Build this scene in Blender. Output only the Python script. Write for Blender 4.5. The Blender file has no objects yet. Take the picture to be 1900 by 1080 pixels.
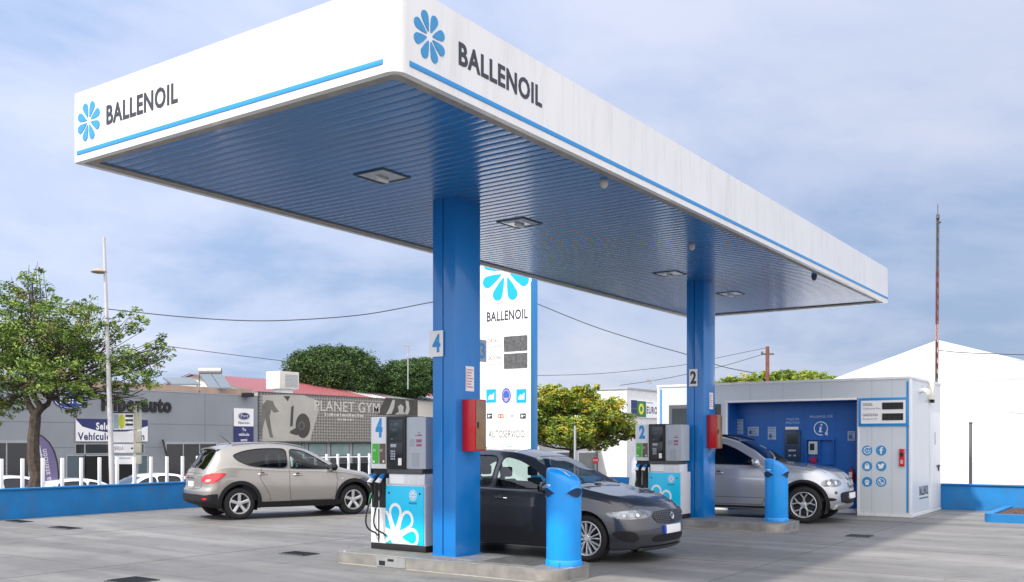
import bpy, bmesh, math, random
from mathutils import Vector, Matrix
from mathutils.bvhtree import BVHTree
random.seed(7)
R = math.radians
sc = bpy.context.scene
col = sc.collection

# ------------------------------------------------------------------ camera
FPX, CX, HY, EYE = 1790.0, 950.0, 820.0, 1.65       # lens in photo pixels (1900 x 1080), horizon row, eye height
CAMX, CAMY = -6.185, -5.468
UX, UY = 0.56902, 0.82233
cam_d = bpy.data.cameras.new("camera"); cam = bpy.data.objects.new("camera", cam_d); col.objects.link(cam)
cam.location = (CAMX, CAMY, EYE)
cam.rotation_euler = (R(90), 0, math.atan2(UX, UY) - R(90))
cam_d.sensor_width = 36.0
cam_d.lens = 36.0 * FPX / 1900.0
cam_d.shift_y = (HY - 540.0) / 1900.0
cam_d.clip_start = 0.1; cam_d.clip_end = 3000
sc.camera = cam

# ------------------------------------------------------------------ sky, sun, exposure
SUN_EL, SUN_AZ = R(47), math.atan2(0.30, -1.0)       # direction to the sun: from the left, a little behind the canopy
w = bpy.data.worlds.new("World"); sc.world = w; w.use_nodes = True
nt = w.node_tree; nt.nodes.clear()
def nn(t, **k):
    n = nt.nodes.new(t)
    for a, b in k.items(): setattr(n, a, b)
    return n
out = nn('ShaderNodeOutputWorld'); sky = nn('ShaderNodeTexSky'); sky.sky_type = 'NISHITA'
sky.sun_disc = False; sky.sun_elevation = SUN_EL; sky.sun_rotation = math.pi/2 - SUN_AZ
sky.air_density = 1.2; sky.dust_density = 1.5; sky.ozone_density = 2.0
bg1 = nn('ShaderNodeBackground'); bg1.inputs[1].default_value = 0.12
nt.links.new(sky.outputs[0], bg1.inputs[0])
tc = nn('ShaderNodeTexCoord'); sep = nn('ShaderNodeSeparateXYZ'); nt.links.new(tc.outputs['Generated'], sep.inputs[0])
def mth(op, a, b=None, c=None):
    m = nn('ShaderNodeMath', operation=op)
    for i, v in enumerate((a, b, c)):
        if v is None: continue
        if isinstance(v, (int, float)): m.inputs[i].default_value = v
        else: nt.links.new(v, m.inputs[i])
    return m.outputs[0]
zz = mth('ADD', mth('MAXIMUM', sep.outputs[2], 0.0), 0.16)
comb = nn('ShaderNodeCombineXYZ')
nt.links.new(mth('DIVIDE', sep.outputs[0], zz), comb.inputs[0]); nt.links.new(mth('DIVIDE', sep.outputs[1], zz), comb.inputs[1])
n1 = nn('ShaderNodeTexNoise'); n1.inputs['Scale'].default_value = 0.62; n1.inputs['Detail'].default_value = 9; n1.inputs['Roughness'].default_value = 0.57; n1.inputs['Distortion'].default_value = 0.45
mp = nn('ShaderNodeMapping'); mp.inputs['Location'].default_value = (1.3, 4.2, 0.4); mp.inputs['Rotation'].default_value = (0, 0, 0.5); mp.inputs['Scale'].default_value = (1.0, 1.25, 1)
nt.links.new(comb.outputs[0], mp.inputs[0]); nt.links.new(mp.outputs[0], n1.inputs['Vector'])
cr = nn('ShaderNodeValToRGB'); cr.color_ramp.elements[0].position = 0.40; cr.color_ramp.elements[1].position = 0.63
cr.color_ramp.elements[0].color = (0.39, 0.525, 0.80, 1); cr.color_ramp.elements[1].color = (0.76, 0.81, 0.99, 1)
e = cr.color_ramp.elements.new(0.5); e.color = (0.585, 0.675, 0.92, 1)
nt.links.new(n1.outputs[0], cr.inputs[0])
# clouds brighter overhead and around the veiled sun
sd = Vector((math.cos(SUN_EL)*math.cos(SUN_AZ), math.cos(SUN_EL)*math.sin(SUN_AZ), math.sin(SUN_EL)))
dp = nn('ShaderNodeVectorMath', operation='DOT_PRODUCT'); dp.inputs[1].default_value = sd
nt.links.new(tc.outputs['Generated'], dp.inputs[0])
glow = mth('POWER', mth('MAXIMUM', dp.outputs['Value'], 0.0), 3.0)
up = mth('POWER', mth('MAXIMUM', sep.outputs[2], 0.0), 2.0)
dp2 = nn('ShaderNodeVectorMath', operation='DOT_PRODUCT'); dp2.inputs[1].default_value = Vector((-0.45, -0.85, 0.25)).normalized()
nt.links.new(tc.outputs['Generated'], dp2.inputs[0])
front = mth('MAXIMUM', dp2.outputs['Value'], 0.0)          # sky brightened behind the camera as added fill light
dp3 = nn('ShaderNodeVectorMath', operation='DOT_PRODUCT'); dp3.inputs[1].default_value = Vector((0.97, 0.05, 0.0)).normalized()
nt.links.new(tc.outputs['Generated'], dp3.inputs[0])
dull = mth('MULTIPLY', mth('POWER', mth('MAXIMUM', dp3.outputs['Value'], 0.0), 3.0), 0.24)      # heavier cloud in the east
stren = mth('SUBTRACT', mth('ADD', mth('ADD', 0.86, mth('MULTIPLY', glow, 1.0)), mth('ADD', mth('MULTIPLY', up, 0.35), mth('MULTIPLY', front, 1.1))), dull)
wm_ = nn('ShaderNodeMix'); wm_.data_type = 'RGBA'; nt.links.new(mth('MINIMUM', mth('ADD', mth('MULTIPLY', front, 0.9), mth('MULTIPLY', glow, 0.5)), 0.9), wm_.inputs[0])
nt.links.new(cr.outputs[0], wm_.inputs[6]); wm_.inputs[7].default_value = (0.86, 0.80, 0.76, 1)  # warm tint for the added fill and the sun glow
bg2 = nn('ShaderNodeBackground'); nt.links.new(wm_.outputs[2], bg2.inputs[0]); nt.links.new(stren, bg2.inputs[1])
mixs = nn('ShaderNodeMixShader'); mixs.inputs[0].default_value = 0.88
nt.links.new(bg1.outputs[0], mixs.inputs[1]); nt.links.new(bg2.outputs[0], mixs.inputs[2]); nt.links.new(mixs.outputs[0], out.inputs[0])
sl = bpy.data.lights.new("sun", 'SUN'); sun = bpy.data.objects.new("sun", sl); col.objects.link(sun)
sl.energy = 3.5; sl.angle = R(2); sl.color = (1.0, 0.93, 0.82)
sun.rotation_euler = sd.to_track_quat('Z', 'Y').to_euler(); sun.location = (0, 0, 30)
vs = sc.view_settings; vs.view_transform = 'Standard'; vs.look = 'None'; vs.exposure = 0.42; vs.gamma = 1.0; vs.use_curve_mapping = False
sc.render.engine = 'CYCLES'
sc.cycles.max_bounces = 8; sc.cycles.transparent_max_bounces = 16; sc.cycles.caustics_reflective = False; sc.cycles.caustics_refractive = False

# ------------------------------------------------------------------ materials
MATS = {}
def mat(name, c, rough=0.5, metal=0.0, coat=0.0, spec=0.5, var=0.0, vscale=3.0, bump=0.0, bscale=40.0, var2=None, emis=0.0):
    if name in MATS: return MATS[name]
    m = bpy.data.materials.new(name); m.use_nodes = True; MATS[name] = m
    t = m.node_tree; b = t.nodes['Principled BSDF']
    b.inputs['Base Color'].default_value = (*c, 1); b.inputs['Roughness'].default_value = rough
    b.inputs['Metallic'].default_value = metal; b.inputs['Coat Weight'].default_value = coat; b.inputs['Coat Roughness'].default_value = 0.04
    b.inputs['Specular IOR Level'].default_value = spec
    if emis: b.inputs['Emission Color'].default_value = (*c, 1); b.inputs['Emission Strength'].default_value = emis
    if var > 0 or bump > 0:
        tx = t.nodes.new('ShaderNodeTexCoord')
    if var > 0:
        n = t.nodes.new('ShaderNodeTexNoise'); n.inputs['Scale'].default_value = vscale; n.inputs['Detail'].default_value = 8; n.inputs['Roughness'].default_value = 0.62
        t.links.new(tx.outputs['Object'], n.inputs['Vector'])
        r = t.nodes.new('ShaderNodeValToRGB'); r.color_ramp.elements[0].position = 0.32; r.color_ramp.elements[1].position = 0.7
        c2 = var2 or c
        r.color_ramp.elements[0].color = (*[max(0, x*(1-var)) for x in c], 1); r.color_ramp.elements[1].color = (*[min(1, x*(1+var*0.6)) for x in c2], 1)
        t.links.new(n.outputs[0], r.inputs[0]); t.links.new(r.outputs[0], b.inputs['Base Color'])
        q = t.nodes.new('ShaderNodeMapRange'); q.inputs['To Min'].default_value = max(0, rough*0.85); q.inputs['To Max'].default_value = min(1, rough*1.2)
        t.links.new(n.outputs[0], q.inputs[0]); t.links.new(q.outputs[0], b.inputs['Roughness'])
    if bump > 0:
        n2 = t.nodes.new('ShaderNodeTexNoise'); n2.inputs['Scale'].default_value = bscale; n2.inputs['Detail'].default_value = 6
        t.links.new(tx.outputs['Object'], n2.inputs['Vector'])
        bp = t.nodes.new('ShaderNodeBump'); bp.inputs['Strength'].default_value = bump; bp.inputs['Distance'].default_value = 0.02
        t.links.new(n2.outputs[0], bp.inputs['Height']); t.links.new(bp.outputs[0], b.inputs['Normal'])
    return m
def glassmat(name, tint, refl=1.0, rough=0.0):
    m = bpy.data.materials.new(name); m.use_nodes = True; MATS[name] = m
    t = m.node_tree; t.nodes.clear()
    o = t.nodes.new('ShaderNodeOutputMaterial'); mx = t.nodes.new('ShaderNodeMixShader'); tr = t.nodes.new('ShaderNodeBsdfTransparent'); gl = t.nodes.new('ShaderNodeBsdfGlossy')
    fr = t.nodes.new('ShaderNodeFresnel'); ge = t.nodes.new('ShaderNodeNewGeometry'); ir = t.nodes.new('ShaderNodeMapRange')
    ir.inputs['To Min'].default_value = 1.52; ir.inputs['To Max'].default_value = 1/1.52; t.links.new(ge.outputs['Backfacing'], ir.inputs[0]); t.links.new(ir.outputs[0], fr.inputs[0])
    mu = t.nodes.new('ShaderNodeMath'); mu.operation = 'MULTIPLY'; mu.inputs[1].default_value = refl; mu.use_clamp = True
    tr.inputs[0].default_value = (*tint, 1); gl.inputs['Roughness'].default_value = rough
    t.links.new(fr.outputs[0], mu.inputs[0]); t.links.new(mu.outputs[0], mx.inputs[0]); t.links.new(tr.outputs[0], mx.inputs[1]); t.links.new(gl.outputs[0], mx.inputs[2]); t.links.new(mx.outputs[0], o.inputs[0])
    return m
WHITE = mat('white_coated_panel', (0.79, 0.79, 0.78), 0.32, coat=0.2, var=0.04, vscale=0.9)
def streaks(m, amt=0.10, zs=0.25, s=5.0, lo=0.56, hi=0.78, tint=(0.72, 0.70, 0.66)):
    # rain streaks and grime: thin stretched noise multiplied over the paint
    t = m.node_tree; b = t.nodes['Principled BSDF']; tx = t.nodes.new('ShaderNodeTexCoord'); mp_ = t.nodes.new('ShaderNodeMapping'); mp_.inputs['Scale'].default_value = (1, 1, zs)
    n = t.nodes.new('ShaderNodeTexNoise'); n.inputs['Scale'].default_value = s; n.inputs['Detail'].default_value = 8; n.inputs['Roughness'].default_value = 0.68
    t.links.new(tx.outputs['Object'], mp_.inputs[0]); t.links.new(mp_.outputs[0], n.inputs['Vector'])
    mr = t.nodes.new('ShaderNodeMapRange'); mr.inputs['From Min'].default_value = lo; mr.inputs['From Max'].default_value = hi; mr.inputs['To Max'].default_value = amt; t.links.new(n.outputs[0], mr.inputs[0])
    mx = t.nodes.new('ShaderNodeMix'); mx.data_type = 'RGBA'; t.links.new(mr.outputs[0], mx.inputs[0])
    src = b.inputs['Base Color'].links[0].from_socket if b.inputs['Base Color'].links else None
    if src: t.links.new(src, mx.inputs[6])
    else: mx.inputs[6].default_value = b.inputs['Base Color'].default_value
    mx.inputs[7].default_value = (*tint, 1); t.links.new(mx.outputs[2], b.inputs['Base Color']); return m
streaks(WHITE, 0.55, 0.12, 7.0, 0.50, 0.85, (0.50, 0.49, 0.46))
WHITE2 = mat('white_sheet_metal', (0.74, 0.76, 0.78), 0.38, var=0.05, vscale=1.3)
WHITEP = mat('white_print', (0.85, 0.85, 0.85), 0.5)
GREYLIP = mat('grey_flange_metal', (0.33, 0.31, 0.29), 0.55, var=0.3, vscale=5)
BLUE = mat('blue_gloss_paint', (0.002, 0.19, 0.57), 0.24, coat=0.35, var=0.06, vscale=1.5)
BLUEWALL = mat('blue_masonry_paint', (0.004, 0.165, 0.44), 0.75, var=0.16, vscale=2.2, bump=0.3, bscale=60)
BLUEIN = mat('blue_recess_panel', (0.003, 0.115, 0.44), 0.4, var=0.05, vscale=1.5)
BLUEBIN = mat('blue_bin_plastic', (0.001, 0.30, 0.82), 0.33, coat=0.25, var=0.07, vscale=3)
streaks(BLUE, 0.5, 0.25, 6.0, 0.58, 0.85, (0.05, 0.20, 0.42)); streaks(BLUEWALL, 0.7, 0.4, 3.0, 0.50, 0.8, (0.05, 0.13, 0.25)); streaks(BLUEBIN, 0.6, 0.5, 9.0, 0.57, 0.75, (0.06, 0.20, 0.5)); streaks(WHITE2, 0.6, 0.15, 6.0, 0.5, 0.85, (0.45,0.44,0.42))
CYAN = mat('cyan_printed_vinyl', (0.0, 0.56, 0.86), 0.32, coat=0.2, var=0.03)
STRIPE = mat('blue_stripe', (0.02, 0.26, 0.62), 0.35)
LOGOBLUE = mat('logo_blue_vinyl', (0.035, 0.27, 0.56), 0.4)
CHAR = mat('charcoal_lettering', (0.03, 0.032, 0.045), 0.45)
BLACK = mat('black_plastic', (0.009, 0.009, 0.010), 0.5, var=0.2, vscale=8)
BLACKG = mat('black_gloss_panel', (0.008, 0.009, 0.011), 0.12)
SCREEN = mat('dark_display', (0.02, 0.03, 0.035), 0.18)
GREY = mat('grey_powder_coat', (0.36, 0.39, 0.42), 0.45, var=0.05)
DGREY = mat('dark_grey_trim', (0.07, 0.075, 0.08), 0.5, var=0.1)
STEEL = mat('brushed_steel', (0.52, 0.52, 0.51), 0.38, metal=0.75, var=0.14, vscale=6)
CHROME = mat('chrome', (0.75, 0.76, 0.78), 0.12, metal=1.0)
RED = mat('red_enamel', (0.55, 0.004, 0.008), 0.35, coat=0.3, var=0.08)
REDS = mat('red_sign_print', (0.60, 0.03, 0.05), 0.5)
GREEN = mat('green_fuel_label', (0.05, 0.42, 0.03), 0.4)
BROWNL = mat('brown_fuel_label', (0.12, 0.08, 0.06), 0.4)
RUBBER = mat('black_rubber', (0.014, 0.014, 0.015), 0.75, var=0.2, vscale=14)
CURB = mat('kerb_concrete', (0.42, 0.405, 0.37), 0.7, var=0.22, vscale=5, bump=0.3, bscale=70)
GLASSD = glassmat('dark_window_glass', (0.10, 0.12, 0.13), 1.5)

# ------------------------------------------------------------------ mesh helpers
WM = {}
def tagp(o, label=None, cat=None, group=None, kind=None):
    if label: o['label'] = label
    if cat: o['category'] = cat
    if group: o['group'] = group
    if kind: o['kind'] = kind
    return o
def thing(name, label, cat, loc=(0, 0, 0), rz=0.0, group=None):
    o = bpy.data.objects.new(name, None); col.objects.link(o); o.location = loc; o.rotation_euler = (0, 0, rz); o.empty_display_size = 0.2
    WM[o.name] = Matrix.Translation(loc) @ Matrix.Rotation(rz, 4, 'Z')
    return tagp(o, label, cat, group)
def place(o, loc, rz=0.0):
    o.location = loc; o.rotation_euler = (0, 0, rz)
def dup(o, parent=None):
    c = o.copy(); col.objects.link(c)
    if parent: c.parent = parent
    for ch in list(o.children): dup(ch, c)
    return c
class MB:
    def __init__(s, M=None): s.v = []; s.f = []; s.mi = []; s.M = M; s.cur = 0
    def add(s, vs, fs):
        n = len(s.v)
        s.v += [(s.M @ Vector(p)) if s.M else Vector(p) for p in vs]
        s.f += [tuple(i + n for i in f) for f in fs]; s.mi += [s.cur]*len(fs); return s
    def box(s, x0, x1, y0, y1, z0, z1):
        return s.add([(x0,y0,z0),(x1,y0,z0),(x1,y1,z0),(x0,y1,z0),(x0,y0,z1),(x1,y0,z1),(x1,y1,z1),(x0,y1,z1)],
                     [(3,2,1,0),(4,5,6,7),(0,1,5,4),(1,2,6,5),(2,3,7,6),(3,0,4,7)])
    def poly(s, pts, d0=0.0, d1=0.004):
        n = len(pts); a = sum(pts[i][0]*pts[(i+1)%n][1]-pts[(i+1)%n][0]*pts[i][1] for i in range(n))
        if a < 0: pts = list(reversed(pts))
        return s.add([(p[0],p[1],d0) for p in pts]+[(p[0],p[1],d1) for p in pts],
                     [tuple(range(n-1,-1,-1)), tuple(range(n,2*n))]+[(i,(i+1)%n,n+(i+1)%n,n+i) for i in range(n)])
    def disc(s, cx, cy, r, d0=0.0, d1=0.004, n=28, ry=None):
        return s.poly([(cx+r*math.cos(2*math.pi*i/n), cy+(ry or r)*math.sin(2*math.pi*i/n)) for i in range(n)], d0, d1)
    def ring(s, cx, cy, r0, r1, d0=0.0, d1=0.004, n=32, a0=0.0, a1=2*math.pi, ry=1.0):
        full = abs(a1-a0-2*math.pi) < 1e-6; m = n if full else n+1
        vs = []
        for i in range(m):
            a = a0+(a1-a0)*i/n; c, q = math.cos(a), math.sin(a)*ry
            vs += [(cx+r0*c,cy+r0*q,d0),(cx+r1*c,cy+r1*q,d0),(cx+r1*c,cy+r1*q,d1),(cx+r0*c,cy+r0*q,d1)]
        fs = []
        for i in range(n):
            a = 4*i; b = 4*((i+1) % m)
            fs += [(a+3,a+2,b+2,b+3),(a+1,a,b,b+1),(a+2,a+1,b+1,b+2),(a,a+3,b+3,b)]
        if not full: fs += [(0,1,2,3),(4*n+3,4*n+2,4*n+1,4*n)]
        return s.add(vs, fs)
    def tube(s, pts, r, n=8, cap=True):
        pts = [Vector(p) for p in pts]; m = len(pts); rs = r if isinstance(r, (list, tuple)) else [r]*m
        vs = []; prev = None
        for i, p in enumerate(pts):
            d = (pts[min(i+1,m-1)]-pts[max(i-1,0)]).normalized()
            if prev is None: a = d.orthogonal().normalized()
            else:
                a = prev - d*prev.dot(d); a = a.normalized() if a.length > 1e-6 else d.orthogonal().normalized()
            prev = a; b = d.cross(a)
            for k in range(n):
                t = 2*math.pi*k/n; vs.append(p + (a*math.cos(t)+b*math.sin(t))*rs[i])
        fs = [(i*n+k, i*n+(k+1)%n, (i+1)*n+(k+1)%n, (i+1)*n+k) for i in range(m-1) for k in range(n)]
        if cap: fs += [tuple(range(n-1,-1,-1)), tuple((m-1)*n+k for k in range(n))]
        return s.add(vs, fs)
    def lathe(s, prof, n=32, c=(0,0,0), axis='Z', cap=False):
        vs = []
        for (r, h) in prof:
            for k in range(n):
                a = 2*math.pi*k/n; x, y = r*math.cos(a), r*math.sin(a)
                p = (x, y, h) if axis == 'Z' else ((x, h, y) if axis == 'Y' else (h, x, y))
                vs.append((p[0]+c[0], p[1]+c[1], p[2]+c[2]))
        fl = axis == 'Y'
        fs = []
        for i in range(len(prof)-1):
            for k in range(n):
                q = (i*n+k, i*n+(k+1)%n, (i+1)*n+(k+1)%n, (i+1)*n+k); fs.append(q[::-1] if fl else q)
        if cap: fs += [tuple(range(n-1,-1,-1)), tuple((len(prof)-1)*n+k for k in range(n))]
        return s.add(vs, fs)
    def build(s, name, m, parent=None, smooth=False, bevel=0.0, loc=None, segs=2, angle=35, **tg):
        me = bpy.data.meshes.new(name)
        T = None
        if parent is not None: T = WM[parent.name].inverted()
        elif loc is not None: T = Matrix.Translation(loc).inverted()
        me.from_pydata([tuple(T @ p if T else p) for p in s.v], [], s.f)
        for x in (m if isinstance(m, (list, tuple)) else [m]): me.materials.append(x)
        if any(s.mi): me.polygons.foreach_set('material_index', s.mi)
        bm = bmesh.new(); bm.from_mesh(me)
        if bevel > 0 or smooth: bmesh.ops.remove_doubles(bm, verts=bm.verts, dist=1e-5)
        bmesh.ops.recalc_face_normals(bm, faces=bm.faces)
        if bevel > 0:
            es = [e for e in bm.edges if len(e.link_faces) == 2 and e.calc_face_angle(0) > R(angle)]
            bmesh.ops.bevel(bm, geom=es, offset=bevel, segments=segs, affect='EDGES', profile=0.6)
        bm.to_mesh(me); bm.free()
        o = bpy.data.objects.new(name, me); col.objects.link(o)
        if smooth or bevel > 0:
            me.polygons.foreach_set('use_smooth', [True]*len(me.polygons)); me.update()
            me.set_sharp_from_angle(angle=R(38))
        if parent is not None: o.parent = parent; WM[o.name] = WM[parent.name]
        elif loc is not None: o.location = loc; WM[o.name] = Matrix.Translation(loc)
        else: WM[o.name] = Matrix.Identity(4)
        return tagp(o, tg.get('label'), tg.get('cat'), tg.get('group'), tg.get('kind'))
def FM(d, o=(0,0,0)):
    """frame on a surface facing d: local x = to the right as one reads, y = up, z = out"""
    X, Z = {'-x': ((0,-1,0),(-1,0,0)), '-y': ((1,0,0),(0,-1,0)), '+x': ((0,1,0),(1,0,0)), '+y': ((-1,0,0),(0,1,0))}[d]
    Y = (0,0,1)
    return Matrix.Translation(o) @ Matrix(((X[0],Y[0],Z[0],0),(X[1],Y[1],Z[1],0),(X[2],Y[2],Z[2],0),(0,0,0,1)))
def text_mb(mb, s, x0, y0, h, width=None, bold=0.0, ex=0.002, d=0.0, align='L'):
    """letters of cap height h with their left foot at x0, y0 in the builder's frame"""
    cu = bpy.data.curves.new('t', 'FONT'); cu.body = s; cu.size = 1.0; cu.offset = bold; cu.extrude = 0.0; cu.resolution_u = 3; cu.space_character = 1.0+bold*3.5
    o = bpy.data.objects.new('t', cu); col.objects.link(o)
    dg = bpy.context.evaluated_depsgraph_get(); me = bpy.data.meshes.new_from_object(o.evaluated_get(dg))
    vs = [v.co.copy() for v in me.vertices]; fs = [tuple(p.vertices) for p in me.polygons]
    bpy.data.objects.remove(o); bpy.data.curves.remove(cu); bpy.data.meshes.remove(me)
    if not vs: return
    xa = min(v.x for v in vs); xb = max(v.x for v in vs); k = h/0.69
    kx = k if width is None else width/(xb-xa); W_ = (xb-xa)*kx
    off = x0 if align == 'L' else x0 - W_/2
    # front face plus a rim so the letters have real thickness
    bm = bmesh.new(); bv = [bm.verts.new((off+(v.x-xa)*kx, y0+v.y*k, d+ex)) for v in vs]
    for f in fs:
        try: bm.faces.new([bv[i] for i in f])
        except ValueError: pass
    bmesh.ops.remove_doubles(bm, verts=bm.verts, dist=1e-6)
    if ex > 0.0025:
        g = bmesh.ops.extrude_face_region(bm, geom=list(bm.faces))
        for q in g['geom']:
            if isinstance(q, bmesh.types.BMVert): q.co.z = d
    bm.verts.index_update(); mb.add([tuple(v.co) for v in bm.verts], [tuple(v.index for v in f.verts) for f in bm.faces]); bm.free()
def clip_poly(P, x0, x1, y0, y1):
    for (ax, lim, sg) in ((0, x0, 1), (0, x1, -1), (1, y0, 1), (1, y1, -1)):
        Q = []
        for i in range(len(P)):
            a, b = P[i], P[(i+1) % len(P)]; ia = (a[ax]-lim)*sg >= 0; ib = (b[ax]-lim)*sg >= 0
            if ia: Q.append(a)
            if ia != ib: t = (lim-a[ax])/(b[ax]-a[ax]); Q.append((a[0]+(b[0]-a[0])*t, a[1]+(b[1]-a[1])*t))
        P = Q
        if len(P) < 3: return []
    return P
def petal(cx, cy, ang, r0, r1, wd, n=9):
    pts = []; rc = r1-wd
    base = [(r0, -0.02*r1), (r0, 0.02*r1)]
    arc = [(rc+wd*math.cos(a), wd*math.sin(a)) for a in [R(100)-R(200)*i/n for i in range(n+1)]]
    mid = [(r0+(rc-r0)*0.45, wd*0.62)]; mid2 = [(r0+(rc-r0)*0.45, -wd*0.62)]
    shp = [base[1]]+mid+arc+mid2+[base[0]]
    c, q = math.cos(ang), math.sin(ang)
    return [(cx+x*c-y*q, cy+x*q+y*c) for x, y in shp]
def flower(mb, cx, cy, r, d0=0.0, d1=0.006, n=8, a0=R(22), k=1.0, wd=0.215, r0=0.2):
    for i in range(n): mb.poly(petal(cx, cy, a0+2*math.pi*i/n, r*r0, r, r*wd*k), d0, d1+.0003*i)
def rrect(x0, x1, y0, y1, r, n=6):
    pts = []
    for cx, cy, a in ((x1-r,y1-r,0),(x0+r,y1-r,90),(x0+r,y0+r,180),(x1-r,y0+r,270)):
        pts += [(cx+r*math.cos(R(a+90*i/n)), cy+r*math.sin(R(a+90*i/n))) for i in range(n+1)]
    return pts
def pY(px, py, Y):
    X = (px-CX)/FPX*Y
    return Vector((CAMX+X*UX+Y*UY, CAMY-X*UY+Y*UX, EYE+(HY-py)/FPX*Y))
def onx(px, py, x):
    d = (px-CX)/FPX; dx, dy = d*UX+UY, -d*UY+UX; t = (x-CAMX)/dx
    return (CAMY+t*dy, EYE+(HY-py)/FPX*t)
def ony(px, py, y):
    d = (px-CX)/FPX; dx, dy = d*UX+UY, -d*UY+UX; t = (y-CAMY)/dy
    return (CAMX+t*dx, EYE+(HY-py)/FPX*t)
# ------------------------------------------------------------------ ground
def concrete_mat():
    m = bpy.data.materials.new('forecourt_concrete'); m.use_nodes = True; t = m.node_tree; b = t.nodes['Principled BSDF']; N = t.nodes.new; L = t.links.new
    tx = N('ShaderNodeTexCoord')
    def noise(sc_, det, rough, scale=(1,1,1), dist=0):
        mp = N('ShaderNodeMapping'); mp.inputs['Scale'].default_value = scale; L(tx.outputs['Object'], mp.inputs[0])
        n = N('ShaderNodeTexNoise'); n.inputs['Scale'].default_value = sc_; n.inputs['Detail'].default_value = det; n.inputs['Roughness'].default_value = rough; n.inputs['Distortion'].default_value = dist
        L(mp.outputs[0], n.inputs['Vector']); return n.outputs[0]
    def ramp(src, p0, c0, p1, c1):
        r = N('ShaderNodeValToRGB'); r.color_ramp.elements[0].position = p0; r.color_ramp.elements[1].position = p1
        r.color_ramp.elements[0].color = (*c0, 1); r.color_ramp.elements[1].color = (*c1, 1); L(src, r.inputs[0]); return r.outputs[0]
    def mix(a, b2, f, mode='MULTIPLY'):
        x = N('ShaderNodeMix'); x.data_type = 'RGBA'; x.blend_type = mode
        if isinstance(f, float): x.inputs[0].default_value = f
        else: L(f, x.inputs[0])
        L(a, x.inputs[6]); L(b2, x.inputs[7]); return x.outputs[2]
    base = ramp(noise(0.32, 8, 0.6), 0.3, (0.158, 0.156, 0.148), 0.72, (0.268, 0.262, 0.248))
    tyre = ramp(noise(0.5, 7, 0.6, (2.6, 0.33, 1), 0.6), 0.44, (0.62, 0.62, 0.64), 0.60, (1, 1, 1))      # worn lanes along the driving direction
    spots = ramp(noise(2.6, 10, 0.7), 0.30, (0.55, 0.54, 0.52), 0.46, (1, 1, 1))
    fine = ramp(noise(70, 3, 0.7), 0.3, (0.86, 0.86, 0.86), 0.7, (1.1, 1.1, 1.1))
    oil = ramp(noise(1.7, 4, 0.5, dist=0.8), 0.685, (1, 1, 1), 0.74, (0.42, 0.41, 0.40))
    vo = N('ShaderNodeTexVoronoi'); vo.feature = 'DISTANCE_TO_EDGE'; vo.inputs['Scale'].default_value = 0.28
    wv = N('ShaderNodeVectorMath'); wv.operation = 'MULTIPLY_ADD'; wn = N('ShaderNodeTexNoise'); wn.inputs['Scale'].default_value = 1.5; wn.inputs['Detail'].default_value = 5; L(tx.outputs['Object'], wn.inputs['Vector'])
    L(wn.outputs['Color'], wv.inputs[0]); wv.inputs[1].default_value = (0.9, 0.9, 0.9); L(tx.outputs['Object'], wv.inputs[2]); L(wv.outputs[0], vo.inputs['Vector'])
    crack = ramp(vo.outputs['Distance'], 0.0, (0.45, 0.44, 0.42), 0.004, (1, 1, 1))
    c = mix(mix(mix(mix(mix(base, tyre, 0.75), spots, 0.6), fine, 0.8), oil, 0.8), crack, 0.55); L(c, b.inputs['Base Color'])
    r = N('ShaderNodeMapRange'); r.inputs['To Min'].default_value = 0.38; r.inputs['To Max'].default_value = 0.75; L(noise(1.1, 6, 0.6), r.inputs[0]); L(r.outputs[0], b.inputs['Roughness'])
    bp = N('ShaderNodeBump'); bp.inputs['Strength'].default_value = 0.22; bp.inputs['Distance'].default_value = 0.008; L(noise(45, 6, 0.7), bp.inputs['Height']); L(bp.outputs[0], b.inputs['Normal'])
    return m
CONC = concrete_mat()
ASPH = mat('street_asphalt', (0.10, 0.10, 0.10), 0.85, var=0.3, vscale=0.6, bump=0.3)
JOINT = mat('joint_sealant', (0.12, 0.118, 0.11), 0.8)
g = MB(); g.box(-30, 19.35, -30, 15.2, -1.1, 0.0); g.box(19.35, 60, -40, 4, -1.1, -0.004)
g.build('forecourt', CONC, kind='structure')
g = MB(); g.add([(-900,-900,-1.0),(900,-900,-1.0),(900,900,-1.0),(-900,900,-1.0)], [(0,1,2,3)]); g.build('ground', ASPH, kind='structure')
j = MB()
for x in (-3.5, 1.2, 6.4, 9.4, 14.6): j.box(x-0.006, x+0.006, -25, 15, 0.0, 0.003)
for y in (-10, -5.2, -0.9, 6.2, 10.8): j.box(-28, 19.3, y-0.006, y+0.006, 0.0, 0.0025)
j.build('expansion_joints', JOINT, kind='structure')
for (px, py, wx, wy, lab) in ((555,1028,.34,.5,'dark drain grate in the concrete just left of the near pump island'),(245,1078,.45,.45,'dark square cover at the bottom edge of the forecourt, left of the near island'),
                            (1595,995,.4,.4,'small dark drain cover on the ground in front of the kiosk panel'),(35,968,.3,.6,'narrow dark grating by the foot of the blue wall, leftmost on the ground'),(120,980,.3,.7,'long dark grating in front of the blue wall, second from the left')):
    p = pY(px, py, FPX*EYE/(py-HY)); b = MB(); b.box(p.x-wx/2, p.x+wx/2, p.y-wy/2, p.y+wy/2, 0.0, 0.012)
    t = thing('drain_cover', lab, 'drain cover', (p.x, p.y, 0), group='covers and grates in the forecourt'); b.build('frame', DGREY, t)
    b = MB(); n = 7
    for i in range(n):
        yy = p.y-wy/2+wy*(i+.5)/n; b.box(p.x-wx/2+.03, p.x+wx/2-.03, yy-.012, yy+.012, 0.012, 0.02)
    b.build('grating', BLACK, t)

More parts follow.
